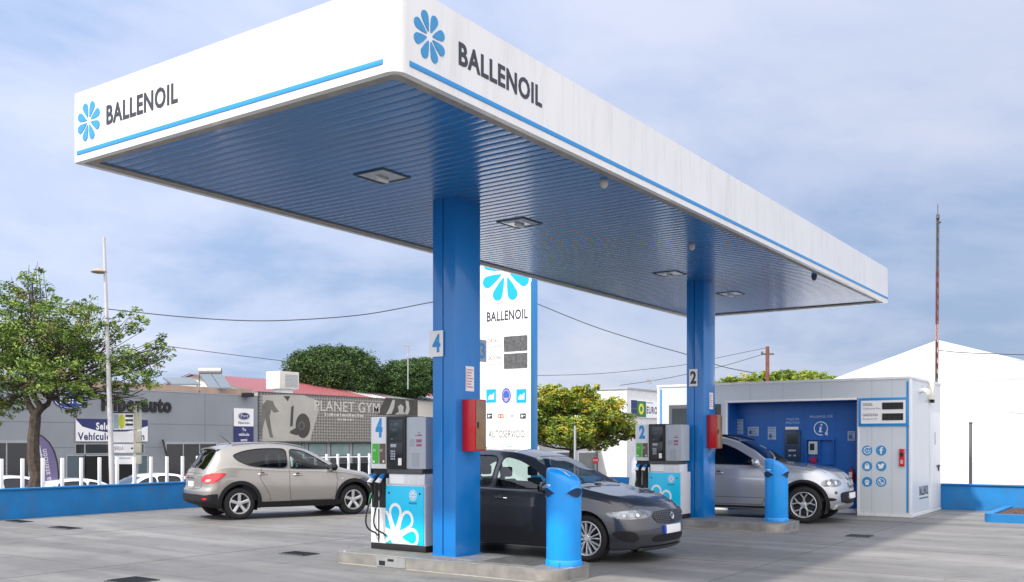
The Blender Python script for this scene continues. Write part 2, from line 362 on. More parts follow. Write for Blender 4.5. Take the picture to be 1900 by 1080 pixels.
# ------------------------------------------------------------------ canopy
CL, CW, CZ0, CZ1 = 16.8, 4.88, 4.82, 5.60
SOFF = mat('soffit_blue_panels', (0.018, 0.175, 0.48), 0.21, coat=0.25, metal=0.12, var=0.10, vscale=0.9)
can = thing('petrol_canopy', 'big white flat canopy with blue ribbed underside standing on two blue columns', 'canopy', (3.99, 2.45, 0))
rr = 0.13
def corner_rect(x0, x1, y0, y1, r):
    # only the big near corner is generously rounded, the others are tight
    pts = []
    for cx, cy, a, q in ((x1-.04,y1-.04,0,.04),(x0+.04,y1-.04,90,.04),(x0+r,y0+r,180,r),(x1-.04,y0+.04,270,.04)):
        pts += [(cx+q*math.cos(R(a+90*i/8)), cy+q*math.sin(R(a+90*i/8))) for i in range(9)]
    return pts
def ringprism(x0, x1, y0, y1, r, t, z0, z1, shp=None):
    shp = shp or (lambda a, b, c, d, e: rrect(a, b, c, d, e, 8))
    a = shp(x0, x1, y0, y1, r); b2 = shp(x0+t, x1-t, y0+t, y1-t, max(r-t, 0.06)); n = len(a)
    vs = [(p[0],p[1],z0) for p in a]+[(p[0],p[1],z1) for p in a]+[(p[0],p[1],z1) for p in b2]+[(p[0],p[1],z0) for p in b2]; fs = []
    for i in range(n):
        q = (i+1) % n; fs += [(i,q,n+q,n+i),(n+i,n+q,2*n+q,2*n+i),(2*n+i,2*n+q,3*n+q,3*n+i),(3*n+i,3*n+q,q,i)]
    return vs, fs
m = MB(); m.add(*ringprism(0, CL, 0, CW, rr, 0.07, CZ0, CZ1, corner_rect)); m.build('fascia', WHITE, can, smooth=True)
m = MB(); m.add(*ringprism(0.075, CL-0.075, 0.075, CW-0.075, max(rr-.07,.05), 0.11, CZ0+0.012, CZ0+0.10, corner_rect)); m.build('flange', GREYLIP, can, smooth=True)
m = MB(); m.box(0.08, CL-0.08, 0.08, CW-0.08, CZ1-0.25, CZ1-0.12); m.build('roof', WHITE2, can)
# ribbed soffit: trapezoid panels running across the canopy
m = MB(); pitch = 0.155; x = 0.2; prof = []
while x < CL-0.21-pitch:
    prof += [(x, 0.007), (x+0.008, 0.0018), (x+0.035, 0.0004), (x+pitch*.5, 0.0), (x+pitch-0.035, 0.0004), (x+pitch-0.014, 0.0018), (x+pitch-0.006, 0.007)]; x += pitch
vs = []; fs = []
for i, (xx, dz) in enumerate(prof):
    vs += [(xx, 0.2, CZ0+0.03+dz), (xx, CW-0.2, CZ0+0.03+dz)]
for i in range(len(prof)-1): fs.append((2*i, 2*i+1, 2*i+3, 2*i+2))
m.add(vs, fs); m.build('soffit', SOFF, can, smooth=True)
for o in can.children:
    if o.name.startswith('soffit'): pass
m = MB(); zz0 = CZ0+0.075
m.box(-0.008, 0.0, rr+.03, CW-0.02-.06, zz0, zz0+0.047); m.box(rr+.03, CL-0.05, -0.008, 0.0, zz0, zz0+0.047)
m.build('blue_stripe', STRIPE, can, bevel=0.003)
SEAM = mat('pale_panel_seam', (0.62,0.62,0.63), 0.4)
for xx in (2.9, 5.7, 8.5, 11.3, 14.1): m = MB(); m.box(xx, xx+0.003, -0.0012, 0, CZ0+0.16, CZ1); m.build('panel_seam', SEAM, can)
for yy in (2.6,): m = MB(); m.box(-0.0012, 0, yy, yy+0.003, CZ0+0.16, CZ1); m.build('panel_seam', SEAM, can)
# emblems and lettering on the two sides seen (measured on the planes of the fascia)
m = MB(FM('-y', (0, 0, 0))); flower(m, .43, 5.24, 0.225); m.build('emblem', LOGOBLUE, can)
m = MB(FM('-x', (0, 0, 0))); flower(m, -4.57, 5.24, 0.225); m.build('emblem', LOGOBLUE, can)
m = MB(FM('-y')); xa, za = ony(851, 119, 0); xb, zb = ony(1005, 199, 0); text_mb(m, 'BALLENOIL', xa, 5.14, 0.20, xb-xa, bold=0.024, ex=0.006); m.build('lettering', CHAR, can)
m = MB(FM('-x')); ya, za = onx(198, 231, 0); yb, zb = onx(330, 190, 0); text_mb(m, 'BALLENOIL', -ya, 5.14, 0.20, ya-yb, bold=0.024, ex=0.006); m.build('lettering', CHAR, can)
COLS = ((3.72, 4.26, 2.28, 2.66, '4', '3'), (11.63, 12.2, 2.26, 2.62, '2', '1'))
for (x0, x1, y0, y1, na, nb) in COLS:
    yg = (y0*0.45+y1*0.55)
    pts = [(x0, y0), (x1, y0), (x1, y1), (x0, y1), (x0, yg+.008), (x0+.03, yg+.008), (x0+.03, yg-.008), (x0, yg-.008)]
    m = MB(); m.poly(pts, 0.15, CZ0+0.06); c = m.build('column', BLUE, can, bevel=0.004)
    m = MB(); m.box(x0-.012, x1+.012, y0-.012, y1+.012, 0.15, 0.165); m.build('base_plate', BLUE, c)
    # number signs stand out from the column flank
    ys = (y1-0.02) if na == '4' else (y1-.04)
    # the column's two number plates, one for each lane
    if na == '4':
        M1 = FM('-x', (x0-.012, 0, 0)); ym, zm = onx(812, 638, x0); m = MB(M1); m.box(-ym-.125, -ym+.105, zm-.17, zm+.17, 0, .012); s = m.build('number_plate', WHITEP, c)
        m = MB(M1); text_mb(m, '4', -ym+.0, zm-.105, .22, .135, bold=.035, d=.0125, align='C'); m.build('numeral', STRIPE, s)
        M2 = FM('-x', (x0+.26, 0, 0)); xs, zm = x1+.1, 0; m = MB(FM('-y', (0, y0+.03, 0))); xm, zm = ony(902, 652, y0+.03); m.box(x1, x1+.17, zm-.15, zm+.15, 0, .012); s = m.build('number_plate', GREY, c)
        m = MB(FM('-y', (0, y0+.03, 0))); text_mb(m, '3', x1+.02, zm-.1, .2, .11, bold=.02, d=.0125); m.build('numeral', STRIPE, s)
    else:
        M1 = FM('-x', (x0-.012, 0, 0)); ym, zm = onx(1286, 701, x0); m = MB(M1); m.box(-ym-.075, -ym+.1, zm-.17, zm+.17, 0, .012); s = m.build('number_plate', WHITEP, c)
        m = MB(M1); text_mb(m, '2', -ym+.015, zm-.11, .23, .13, bold=.035, d=.0125, align='C'); m.build('numeral', CHAR, s)
    # notice sheet on the front flank
    if na == '4': xm, zm = ony(871, 703, y0)
    else: xm, zm = ony(1319, 744, y0)
    M3 = FM('-y', (0, y0-.004, 0)); m = MB(M3); hh = .165; m.box(xm-.09, xm+.09, zm-hh, zm+hh, 0, .005); s = m.build('safety_notice', WHITEP, c)
    m = MB(M3)
    for i in range(7): m.box(xm-.055, xm+.065-.02*(i % 3), zm+.11-.038*i, zm+.128-.038*i, .0055, .0065)
    m.box(xm-.075, xm-.062, zm-.13, zm+.13, .0055, .0065); m.build('print', mat('faded_red_print', (0.62, 0.30, 0.32), 0.6), s)
    # red cabinet
    t = thing('extinguisher_cabinet', 'red metal extinguisher cabinet with a tan front, hung on the near column' if na == '4' else 'red metal extinguisher cabinet with a tan front, hung on the far column', 'fire cabinet', ((x0+x1)/2, y0, 1.7), group='red cabinets hung on the canopy columns')
    cx0, cx1 = (3.86, 4.12) if na == '4' else (11.79, 12.08)
    zb, zt = (1.53, 2.21) if na == '4' else (1.52, 2.19)
    m = MB(); m.box(cx0, cx1, y0-.20, y0-.002, zb, zt); m.build('body', RED, t, bevel=.008)
    tan = mat('reflective_cabinet_door', (0.27, 0.155, 0.06), 0.30, coat=.6, var=0.3, vscale=3)
    m = MB(); m.box(cx0+.03, cx1-.015, y0-.213, y0-.201, zb+.02, zt-.02); d = m.build('door', tan, t, bevel=.004)
    m = MB(); m.box(cx0+.05, cx0+.07, y0-.225, y0-.213, (zb+zt)/2-.04, (zb+zt)/2+.04); m.build('latch', BLACK, d)
# ceiling lamps
LAMP = mat('lamp_reflector', (0.42, 0.48, 0.56), 0.22, metal=0.6, var=.2, vscale=12)
def ceiling_lamp(x, y, lab, s=.245):
    t = thing('ceiling_light', lab, 'ceiling light', (x, y, CZ0+.03), group='square lamps under the canopy')
    m = MB(); z0, z1 = CZ0+.018, CZ0+.05
    m.box(x-s, x+s, y-s, y-s+.03, z0, z1); m.box(x-s, x+s, y+s-.03, y+s, z0, z1); m.box(x-s, x-s+.03, y-s+.03, y+s-.03, z0, z1); m.box(x+s-.03, x+s, y-s+.03, y+s-.03, z0, z1)
    m.build('frame', DGREY, t, bevel=.004)
    q = s-.03; a = s-.12; m = MB(); h0, h1 = CZ0+.025, CZ0+.008
    m.add([(x-q,y-q,h0),(x+q,y-q,h0),(x+q,y+q,h0),(x-q,y+q,h0),(x-a,y-a,h1),(x+a,y-a,h1),(x+a,y+a,h1),(x-a,y+a,h1)], [(0,1,5,4),(1,2,6,5),(2,3,7,6),(3,0,4,7),(4,5,6,7)])
    m.build('reflector', LAMP, t)
    m = MB(); m.tube([(x-.09,y,CZ0-.01),(x+.09,y,CZ0-.01)], .03, 10); m.box(x-.1, x+.1, y-.012, y+.012, CZ0-.005, CZ0+.02); m.build('lamp', WHITEP, t)
ceiling_lamp(2.47, 2.42, 'square recessed lamp in the blue canopy underside, the one nearest the big corner')
ceiling_lamp(5.45, 2.45, 'square lamp under the canopy just right of the near blue column')
ceiling_lamp(10.6, 2.5, 'square lamp under the canopy just left of the far blue column')
ceiling_lamp(13.6, 2.5, 'square lamp under the canopy just right of the far blue column')
def dome(x, y, z, lab, m1, S=.62):
    t = thing('dome_camera', lab, 'camera', (x, y, z), group='small cameras under the canopy')
    m = MB(); m.lathe([(a*S,z+b*S) for a, b in ((.0,0),(.07,0),(.085,-.02),(.085,-.08),(.0,-.08))], 20, (x,y,0)); m.build('mount', m1, t, smooth=True)
    m = MB(); m.lathe([(a*S,z+b*S) for a, b in ((.082,-.08),(.078,-.12),(.055,-.165),(.02,-.185),(.0,-.188))], 20, (x,y,0)); m.build('dome', m1, t, smooth=True)
CREAM = mat('cream_plastic', (0.62, 0.60, 0.57), 0.4)
dome(4.16, 0.32, CZ0+.05, 'pale dome camera under the front edge of the canopy, nearest one', CREAM)
dome(8.33, 1.03, CZ0+.05, 'small pale dome camera under the canopy above the far column', CREAM)
dome(12.41, 0.32, CZ0+.05, 'dark dome camera under the front edge near the far end of the canopy', DGREY)

# ------------------------------------------------------------------ pump islands
CHECK = mat('chequered_island_top', (0.20, 0.20, 0.19), 0.55, var=0.3, vscale=9, bump=0.6, bscale=120)
def island(x0, x1, y0, y1, lab):
    def shp(a, b, c, d, e):
        pts = []
        for cx, cy, an, q in ((b-.26,d-.26,0,.26),(a+.26,d-.26,90,.26),(a+.32,c+.32,180,.32),(b-.40,c+.40,270,.40)):
            pts += [(cx+q*math.cos(R(an+90*i/10)), cy+q*math.sin(R(an+90*i/10))) for i in range(11)]
        return pts
    t = thing('pump_island', lab, 'pump island', ((x0+x1)/2, (y0+y1)/2, 0), group='raised pump islands')
    m = MB(); m.poly(shp(x0, x1, y0, y1, 0), -0.02, .147); m.build('kerb', CURB, t, bevel=.012)
    m = MB(); m.add(*ringprism(x0-.006, x1+.006, y0-.006, y1+.006, .266, .05, .02, .151, shp)); m.build('steel_edging', mat('galvanised_edging', (0.34,0.325,0.30), 0.36, metal=.5, var=.3, vscale=4), t, smooth=True)
    m = MB(); m.poly(rrect(x0+.09, x1-.09, y0+.09, y1-.09, .18, 8), .147, .1505); m.build('top_slab', CHECK, t)
    return t
i1 = island(3.28, 4.31, 0.45, 4.12, 'concrete pump island with steel edging under the near column')
m = MB(); m.box(3.268, 3.276, 2.75, 3.25, .015, .14); pl = m.build('service_box', STEEL, i1)
m = MB(); m.box(3.262, 3.269, 3.10, 3.20, .03, .09); m.box(3.262, 3.269, 2.95, 3.05, .09, .12); m.build('socket', BLACK, pl)
m = MB(); m.box(3.55, 4.3, 0.95, 1.75, .1505, .1545); m.build('hatch', mat('dark_hatch_plate', (0.09,0.09,0.085), .6, var=.4, vscale=8, bump=.5, bscale=80), i1)
m = MB(); m.box(3.55, 4.3, 1.85, 2.2, .1505, .1545); m.build('hatch', STEEL, i1)
island(10.9, 12.24, 0.45, 4.0, 'concrete pump island with steel edging under the far column')

# ------------------------------------------------------------------ fuel pumps (front to -x, local origin at the base, y up to +1.2)
def pump(num, lab, loc):
    t = thing('fuel_pump', lab, 'fuel pump', (0,0,0), group='fuel pumps on the islands')
    D = .46; A, B = 0.0, 0.82; C = 1.17                    # cabinet y A..B, hose column B..C
    m = MB(); m.box(.02, D-.02, A-.0, C-.01, 0, .085); m.build('plinth', BLACK, t, bevel=.006)
    m = MB(); m.box(0.012, D, A, B, .085, .94); m.build('cabinet', mat('pump_side_white', (.62,.63,.65), .4, var=.05), t, bevel=.018)
    m = MB(); m.box(0.0, .012, A+.02, B-.004, .10, .925); fp = m.build('front_panel', CYAN, t, bevel=.003)
    M = FM('-x', (0, 0, 0)); m = MB(M)
    cx, cy, rad = -.61, .19, .49                           # big outlined flower cut by the panel edge
    for i, a in enumerate((90, 46, 2, -42, 134, 178)):
        a = R(a); o_ = petal(cx, cy, a, .04, rad, .135); i_ = petal(cx, cy, a, .15, rad-.045, .090)
        # outline = strip between two petals sampled alike
        n = len(o_); oo = o_; ii = i_
        for k in range(n):
            q = (k+1) % n; quad = [oo[k], oo[q], ii[q], ii[k]]
            quad = clip_poly(quad, -B+.006, -A-.022, .103, .922)
            if len(quad) > 2 and abs(sum(quad[z][0]*quad[(z+1)%len(quad)][1]-quad[(z+1)%len(quad)][0]*quad[z][1] for z in range(len(quad)))) > 4e-6: m.poly(quad, .001, .003+.0003*i)
    core = [(cx+.10*math.cos(R(k*15)), cy+.10*math.sin(R(k*15))) for k in range(24)]
    m.poly(clip_poly(core, -B+.006, -A-.022, .103, .922), .001, .0055)
    m.build('flower_graphic', WHITEP, fp)
    m = MB(M); flower(m, -.24, .80, .062, .001, .003); m.ring(-.24, .80, .07, .078, .001, .003); m.build('emblem', WHITEP, fp)
    m = MB(M); text_mb(m, 'BALLENOIL', -.24, .675, .026, .17, bold=.01, d=.001, align='C'); m.build('lettering', CHAR, fp)
    m = MB(M); m.disc(-.745, .82, .017, .001, .004, 12); m.disc(-.10, .82, .017, .001, .004, 12); m.build('lock', CHAR, fp)
    # white neck and head
    m = MB(); m.box(.05, D-.06, A+.05, B-.02, .94, 1.19); nk = m.build('neck', WHITE2, t, bevel=.01)
    m = MB(FM('-x', (.05,0,0))); m.box(-.77, -.46, .965, 1.17, 0, .008); m.build('notice_panel', WHITEP, nk)
    m = MB(); m.box(.03, D-.05, A+.08, B-.0, 1.19, 1.285); m.build('collar', DGREY, t, bevel=.006)
    m = MB(); m.box(.02, D-.06, A+.0, .40, 1.285, 1.94); gp = m.build('side_panel', mat('pump_grey_panel', (.42,.46,.50), .4, var=.05), t, bevel=.014)
    Mg = FM('-x', (.02, 0, 0)); m = MB(Mg)
    m.box(-.33, -.22, 1.57, 1.66, 0, .003); m.box(-.29, -.13, 1.31, 1.49, 0, .002)
    m.build('label', mat('grey_label_print', (.33,.36,.40), .5), gp)
    m = MB(Mg); m.box(-.19, -.08, 1.62, 1.66, 0, .003); m.box(-.19, -.08, 1.57, 1.60, 0, .003); m.box(-.17, -.08, 1.70, 1.72, 0, .003); m.box(-.21, -.19, 1.70, 1.715, 0, .003); m.box(-.15, -.12, 1.735, 1.75, 0, .003); m.build('warning_label', mat('purple_red_print', (.30,.10,.20), .5), gp)
    m = MB(); m.box(.0, D-.04, .40, B-.01, 1.285, 1.955); hd = m.build('display_head', BLACK, t, bevel=.012)
    Mh = FM('-x', (0, 0, 0)); m = MB(Mh); m.box(-.735, -.45, 1.65, 1.91, 0, .006); m.build('screen', SCREEN, hd, bevel=.002)
    m = MB(Mh); FD = mat('faint_lcd_digits', (.16,.2,.22), .4); text_mb(m, '1.381', -.68, 1.835, .038, .14, d=.0065); m.build('price_readout', FD, hd); m = MB(Mh); text_mb(m, '0.00', -.68, 1.765, .03, .10, d=.0065); m.build('litre_readout', FD, hd); m = MB(Mh); m.box(-.70, -.66, 1.66, 1.672, .0065, .0075); m.build('status_bar', FD, hd)
    m = MB(Mh); m.box(-.735, -.45, 1.31, 1.62, 0, .008); pay = m.build('payment_panel', BLACKG, hd, bevel=.003)
    m = MB(Mh); m.box(-.54, -.47, 1.33, 1.42, .0085, .012); m.build('card_label', WHITEP, pay)
    m = MB(Mh); m.box(-.70, -.58, 1.56, 1.60, .0085, .014)
    for a in range(3):
        for b2 in range(4): m.box(-.70+.035*a, -.675+.035*a, 1.40+.032*b2, 1.423+.032*b2, .0085, .013)
    m.build('keypad', GREY, pay)
    m = MB(); m.box(.005, .035, B-.035, B-.012, 1.90, 1.94); m.build('light_knob', WHITEP, t, bevel=.006)
    # hose column
    m = MB(); m.box(.03, D-.02, B+.012, C, .085, 1.08); m.box(.03, D-.02, B+.0, C, 1.28, 1.95); hc = m.build('hose_column', WHITE2, t, bevel=.01)
    m = MB(); m.box(.075, D-.03, B+.012, C-.01, 1.08, 1.28); m.build('cradle_recess', BLACK, hc)
    Mc = FM('-x', (.03, 0, 0))
    m = MB(Mc); text_mb(m, num, -(B+C)/2, 1.70, .22, .15, bold=.05, ex=.003, align='C'); m.build('numeral', STRIPE, hc)
    m = MB(Mc); m.box(-C+.03, -(B+C)/2-.005, 1.345, 1.605, 0, .005); m.build('green_label', GREEN, hc)
    m = MB(Mc); m.box(-(B+C)/2+.012, -B-.03, 1.345, 1.605, 0, .005); m.build('brown_label', BROWNL, hc)
    m = MB(Mc); m.box(-C+.045, -C+.085, 1.36, 1.385, .0055, .007); m.box(-(B+C)/2+.09, -(B+C)/2+.12, 1.36, 1.39, .0055, .007)
    text_mb(m, '95', -C+.055, 1.50, .035, .05, d=.0055); text_mb(m, 'B7', -(B+C)/2+.035, 1.50, .035, .05, d=.0055)
    m.build('label_text', WHITEP, hc)
    m = MB(Mc); m.box(-C+.02, -(B+C)/2-.008, .60, 1.20, 0, .004); m.box(-(B+C)/2+.008, -B-.02, .60, 1.20, 0, .004); m.build('hose_backplate', BLACK, hc)
    m = MB(Mc); m.box(-(B+C)/2-.007, -(B+C)/2+.007, .10, .58, 0, .012); m.box(-B-.022, -B-.010, .10, .58, 0, .012); m.build('trim_strip', BLACK, hc)
    for yy, cm in ((C-.09, BLUE), (B+.085, BLUE)):
        nz = MB(); nz.tube([(.03, yy-.01, 1.16), (-.02, yy, 1.09), (-.075, yy+.012, .98)], [.022, .034, .042], 12); o = nz.build('nozzle', WHITEP, t, smooth=True)
        nz = MB(); nz.tube([(.035, yy-.012, 1.17), (.0, yy-.004, 1.115), (-.028, yy+.002, 1.07)], [.028, .038, .043], 12); nz.build('nozzle_guard', BLUE, o, smooth=True)
        nz = MB(); nz.tube([(-.06, yy+.01, .985), (-.045, yy+.0, .92), (-.03, yy-.004, .84), (-.02, yy-.006, .80)], [.026, .024, .022, .02], 10); nz.tube([(-.0, yy, 1.06), (-.02, yy, .98), (-.015, yy, .88)], .012, 8); nz.build('nozzle_handle', BLACK, o, smooth=True)
        pts = [(-.02, yy-.006, .80)]
        for k in range(1, 15):
            q = k/14; pts.append((-.03-.10*math.sin(q*math.pi), yy+.075*math.sin(q*math.pi*.9) - .085*q, .80-.56*q-.12*math.sin(q*math.pi)))
        pts += [(.0, yy-.09, .20), (.03, yy-.09, .22)]
        hs = MB(); hs.tube(pts, .0125, 8); hs.build('hose', RUBBER, t, smooth=True)
    sl_ = MB(); sl_.tube([(-.035, C-.075, .80), (-.05, C-.05, .66)], .02, 10); sl_.build('hose_sleeve', mat('green_sleeve', (.02,.25,.12), .5), t, smooth=True)
    zt_ = [(-1,-1),(0,0),(.085,.085),(.94,.91),(1.19,1.06),(1.285,1.13),(1.955,1.855),(3,2.9)]
    def zmap(z):
        for (a, b), (c, d) in zip(zt_[:-1], zt_[1:]):
            if z <= c: return b+(d-b)*(z-a)/(c-a)
        return z
    def fit(o):
        for ch in o.children:
            for v in ch.data.vertices: v.co.z = zmap(v.co.z); v.co.y *= .86
            fit(ch)
    fit(t)
    place(t, loc); return t
pump('4', 'fuel pump number 4 with cyan front panel, beside the near column', (3.84, 2.9, .15))
pump('2', 'fuel pump number 2 with cyan front panel, beside the far column', (11.1, 2.5, .15))

# ------------------------------------------------------------------ litter bins
def litter_bin(lab, loc, rz):
    t = thing('litter_bin', lab, 'litter bin', (0,0,0), group='blue litter bins at the island ends')
    r, H = .215, 1.19
    m = MB(); n = 48
    # body with slanted, softly domed hood; front (slant) faces -y
    rows = [(.0,.985),(.015,1.0),(.75,1.0),(.80,1.0),(.86,1.0),(.92,1.0),(.98,1.0)]
    vs = []; fs = []
    def top(x, y): u = (1-y/r)/2; return H - .19*u**2.2 - .015*(x/r)**2    # domed, lower towards -y
    for i, (h, k) in enumerate(rows[:5]):
        for q in range(n):
            a = 2*math.pi*q/n; vs.append((r*k*math.cos(a), r*k*math.sin(a), h+.05))
    for (kk, dz) in ((1.0, -.07), (.995, -.05), (.975, -.028), (.93, -.012), (.85, -.004), (.6, 0.0), (.3, .0), (.02, .0)):
        for q in range(n):
            a = 2*math.pi*q/n; x, y = r*kk*math.cos(a), r*kk*math.sin(a)
            vs.append((x, y, top(x, y)+dz))
    tot = len(vs)//n
    for i in range(tot-1):
        for q in range(n): fs.append((i*n+q, i*n+(q+1)%n, (i+1)*n+(q+1)%n, (i+1)*n+q))
    m.add(vs, fs); b = m.build('body', BLUEBIN, t, smooth=True)
    m = MB(); m.lathe([(r+.006,.0),(r+.006,.06),(r+.001,.072)], 40); m.build('base_ring', BLUEBIN, t, smooth=True)
    for q in range(8):
        a = 2*math.pi*q/8+.2; c, s_ = math.cos(a), math.sin(a); m = MB()
        m.tube([((r+.006)*c, (r+.006)*s_, .012), ((r+.006)*c, (r+.006)*s_, .05)], .012, 6); m.build('foot_clip', BLUEBIN, t)
    # side mouths: inner shade painted as a dark patch, with hooded rim
    for ang, sgn in ((R(-108), 1), (R(136), -1)):
        m = MB(); vs = []; fs = []; N = 22
        for k in range(N+1):
            a = ang + R(-40+80*k/N); w_ = math.sin(math.pi*k/N)
            zc = .885
            vs += [((r+.003)*math.cos(a), (r+.003)*math.sin(a), zc-.060*w_), ((r+.003)*math.cos(a), (r+.003)*math.sin(a), zc+.060*w_)]
        for k in range(N): fs.append((2*k, 2*k+2, 2*k+3, 2*k+1))
        m.add(vs, fs); m.build('opening', mat('bin_mouth_shade', (.004,.02,.07), .6), t)
        m = MB(); pts = []; pts2 = []
        for k in range(N+1):
            a = ang + R(-40+80*k/N); w_ = math.sin(math.pi*k/N)
            pts.append(((r+.003+.008*w_)*math.cos(a), (r+.003+.008*w_)*math.sin(a), .885+.062*w_)); pts2.append(((r+.003)*math.cos(a), (r+.003)*math.sin(a), .885-.062*w_))
        m.tube(pts, .007, 8); m.tube(pts2, .005, 6)
        vs = []; fs = []
        for k in range(N+1):
            a = ang + R(-40+80*k/N); w_ = math.sin(math.pi*k/N)
            vs += [((r-.001)*math.cos(a), (r-.001)*math.sin(a), .885+.10*w_), ((r+.004+.014*w_)*math.cos(a), (r+.004+.014*w_)*math.sin(a), .885+.062*w_)]
        for k in range(N): fs.append((2*k, 2*k+1, 2*k+3, 2*k+2))
        m.add(vs, fs); m.build('hood', BLUEBIN, t, smooth=True)
    # worn white sticker of a figure on the sloping hood
    m = MB(); zf = lambda y: top(0, y)+.002
    def dab(x, y, a, b2, n2=9):
        p = [(x+a*math.cos(2*math.pi*k/n2)*(1+.25*math.sin(k*2.1)), y+b2*math.sin(2*math.pi*k/n2)*(1+.2*math.cos(k*1.7))) for k in range(n2)]
        m.add([(q[0], q[1], zf(q[1])) for q in p]+[(x, y, zf(y)+.001)], [(k, (k+1) % n2, n2) for k in range(n2)])
    dab(-.06, .03, .022, .022); dab(-.06, -.03, .012, .035); dab(-.075, -.06, .024, .02); dab(-.06, -.105, .02, .014); dab(-.09, -.085, .018, .014)
    m.build('sticker', mat('worn_white_sticker', (.6,.68,.75), .6), t)
    m = MB(); 
    for k in range(6): a = R(128+5*k); b_ = R(133+5*k); m.add([((r+.003)*math.cos(a),(r+.003)*math.sin(a),.965),((r+.003)*math.cos(b_),(r+.003)*math.sin(b_),.965),((r+.003)*math.cos(b_),(r+.003)*math.sin(b_),.985),((r+.003)*math.cos(a),(r+.003)*math.sin(a),.985)], [(0,1,2,3)])
    m.build('label', WHITEP, t)
    place(t, loc, rz)
litter_bin('tall bright blue litter bin with sloping hood at the end of the near island', (3.87, .72, .15), R(6))
litter_bin('tall blue litter bin on the far island before the silver off-roader', (11.72, .82, .15), R(12))

# ------------------------------------------------------------------ kiosk
KX, KX2, KY, KY2, KZ = 16.1, 19.23, -.65, 5.45, 3.06
kio = thing('petrol_kiosk', 'low grey and white service kiosk with a blue recessed payment wall', 'kiosk', (17.6, 2.4, 0))
KG = mat('light_grey_cladding', (0.61, 0.66, 0.70), 0.34, var=.05, vscale=.8)
RY0, RY1, RZ1 = .50, 3.57, 2.60
m = MB(); m.box(KX, KX2, RY1, KY2, .05, KZ-.03); m.box(KX, KX2, KY, RY0, .05, KZ-.03); m.box(KX, KX2, RY0, RY1, RZ1, KZ-.03); m.box(KX+.62, KX2, RY0, RY1, .05, RZ1)
streaks(KG, 0.22, 0.12, 6.0, 0.52, 0.85, (0.40,0.40,0.38)); m.build('wall', KG, kio)
m = MB(); m.box(KX-.02, KX2+.02, KY-.02, KY2+.02, KZ-.03, KZ+.03); m.build('roof', WHITE2, kio, bevel=.006)
m = MB(); m.box(KX-.012, KX2+.012, KY-.012, RY0, 0, .06); m.box(KX-.012, KX2, RY1, KY2, 0, .06); m.box(KX+.6, KX2, RY0, RY1, 0, .10); m.build('plinth', WHITE2, kio)
m = MB()
for y in (RY0-.045, RY1): m.box(KX-.02, KX, y, y+.045, .06, RZ1+.05)
m.box(KX-.02, KX, RY0, RY1, RZ1, RZ1+.05)
m.box(KX-.014, KX+.03, KY-.014, KY+.045, .06, KZ-.03); m.box(KX-.014, KX, KY2-.05, KY2, .06, KZ-.03)
m.build('trim', WHITEP, kio, bevel=.004)
for y in (-.25, .18, 1.3, 2.2, 3.0):
    m = MB(); m.box(KX-.002, KX, y, y+.006, .06 if y < RY0 else RZ1+.05, KZ-.03); m.build('panel_seam', GREY, kio)
m = MB(); m.box(KX-.006, KX, KY+.055, KY+.10, .10, KZ-.08); m.box(KX-.006, KX, KY2-.12, KY2-.075, 1.2, KZ-.08); m.build('blue_stripe', STRIPE, kio)
# recess lining
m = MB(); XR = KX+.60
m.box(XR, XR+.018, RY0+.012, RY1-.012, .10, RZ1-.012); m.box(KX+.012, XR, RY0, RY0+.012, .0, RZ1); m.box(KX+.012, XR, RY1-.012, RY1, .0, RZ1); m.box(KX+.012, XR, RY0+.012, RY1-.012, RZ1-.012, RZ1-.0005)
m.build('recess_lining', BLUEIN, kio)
m = MB()
for zz in (.75, 1.35, 1.95): m.box(XR-.0015, XR, RY0+.02, RY1-.02, zz, zz+.004)
for yy in (1.15, 1.9, 2.65): m.box(XR-.0015, XR, yy, yy+.004, .1, RZ1-.02)
m.build('recess_seam', mat('dark_blue_seam', (.002,.04,.18), .5), kio)
MR = FM('-x', (XR, 0, 0))
def rz(px0, py0, px1, py1):      # rectangle on the recess wall measured in the photograph
    ya, za = onx(px0, py0, XR); yb, _ = onx(px1, py0, XR); _, zb = onx((px0+px1)/2, py1, XR); _, zt = onx((px0+px1)/2, py0, XR)
    return (-ya, -yb, zb, zt)
NOTE = mat('pale_blue_notice', (.34,.45,.62), .5, var=.08); NPR = mat('notice_print', (.10,.17,.30), .6)
for (a, lab) in (((1353,778,1379,806),'white notice board'),((1388,792,1408,809),''),((1425,792,1440,816),''),((1573,800,1587,818),'')):
    x0, x1, z0, z1 = rz(*a); m = MB(MR); m.box(x0, x1, z0, z1, 0, .014); s = m.build('notice', NOTE, kio)
    m = MB(MR); n = 5
    for i in range(n):
        zc = z1-.04-(z1-z0-.06)*i/(n-1); m.box(x0+.03, x1-.03-.05*((i*7) % 3)/2, zc-.008, zc+.008, .0145, .0155)
    m.box(x0+.03, x0+.10, z0+.05, z0+.13, .0145, .0155)
    m.build('print', NPR, s)
x0, x1, z0, z1 = rz(1457,798,1486,856); m = MB(MR); m.box(x0, x1, z0, z1, 0, .05); atm = m.build('payment_terminal', mat('dark_terminal', (.015,.04,.09), .35), kio, bevel=.008)
m = MB(MR); m.box(x0+.06, x1-.05, z0+.42, z1-.10, .0505, .056); m.build('screen', SCREEN, atm)
m = MB(MR); m.box(x0+.1, x1-.1, z0+.24, z0+.28, .0505, .07); m.box(x0+.1, x0+.16, z0+.12, z0+.16, .0505, .07); m.box(x1-.16, x1-.1, z0+.12, z0+.16, .0505, .07); m.build('slot', STEEL, atm)
x0, x1, z0, z1 = rz(1458,792,1482,797); m = MB(MR); m.box(x0, x1, z0, z1, 0, .03); m.build('light_strip', WHITEP, kio)
PT = mat('faded_white_lettering', (.42,.55,.74), .5)
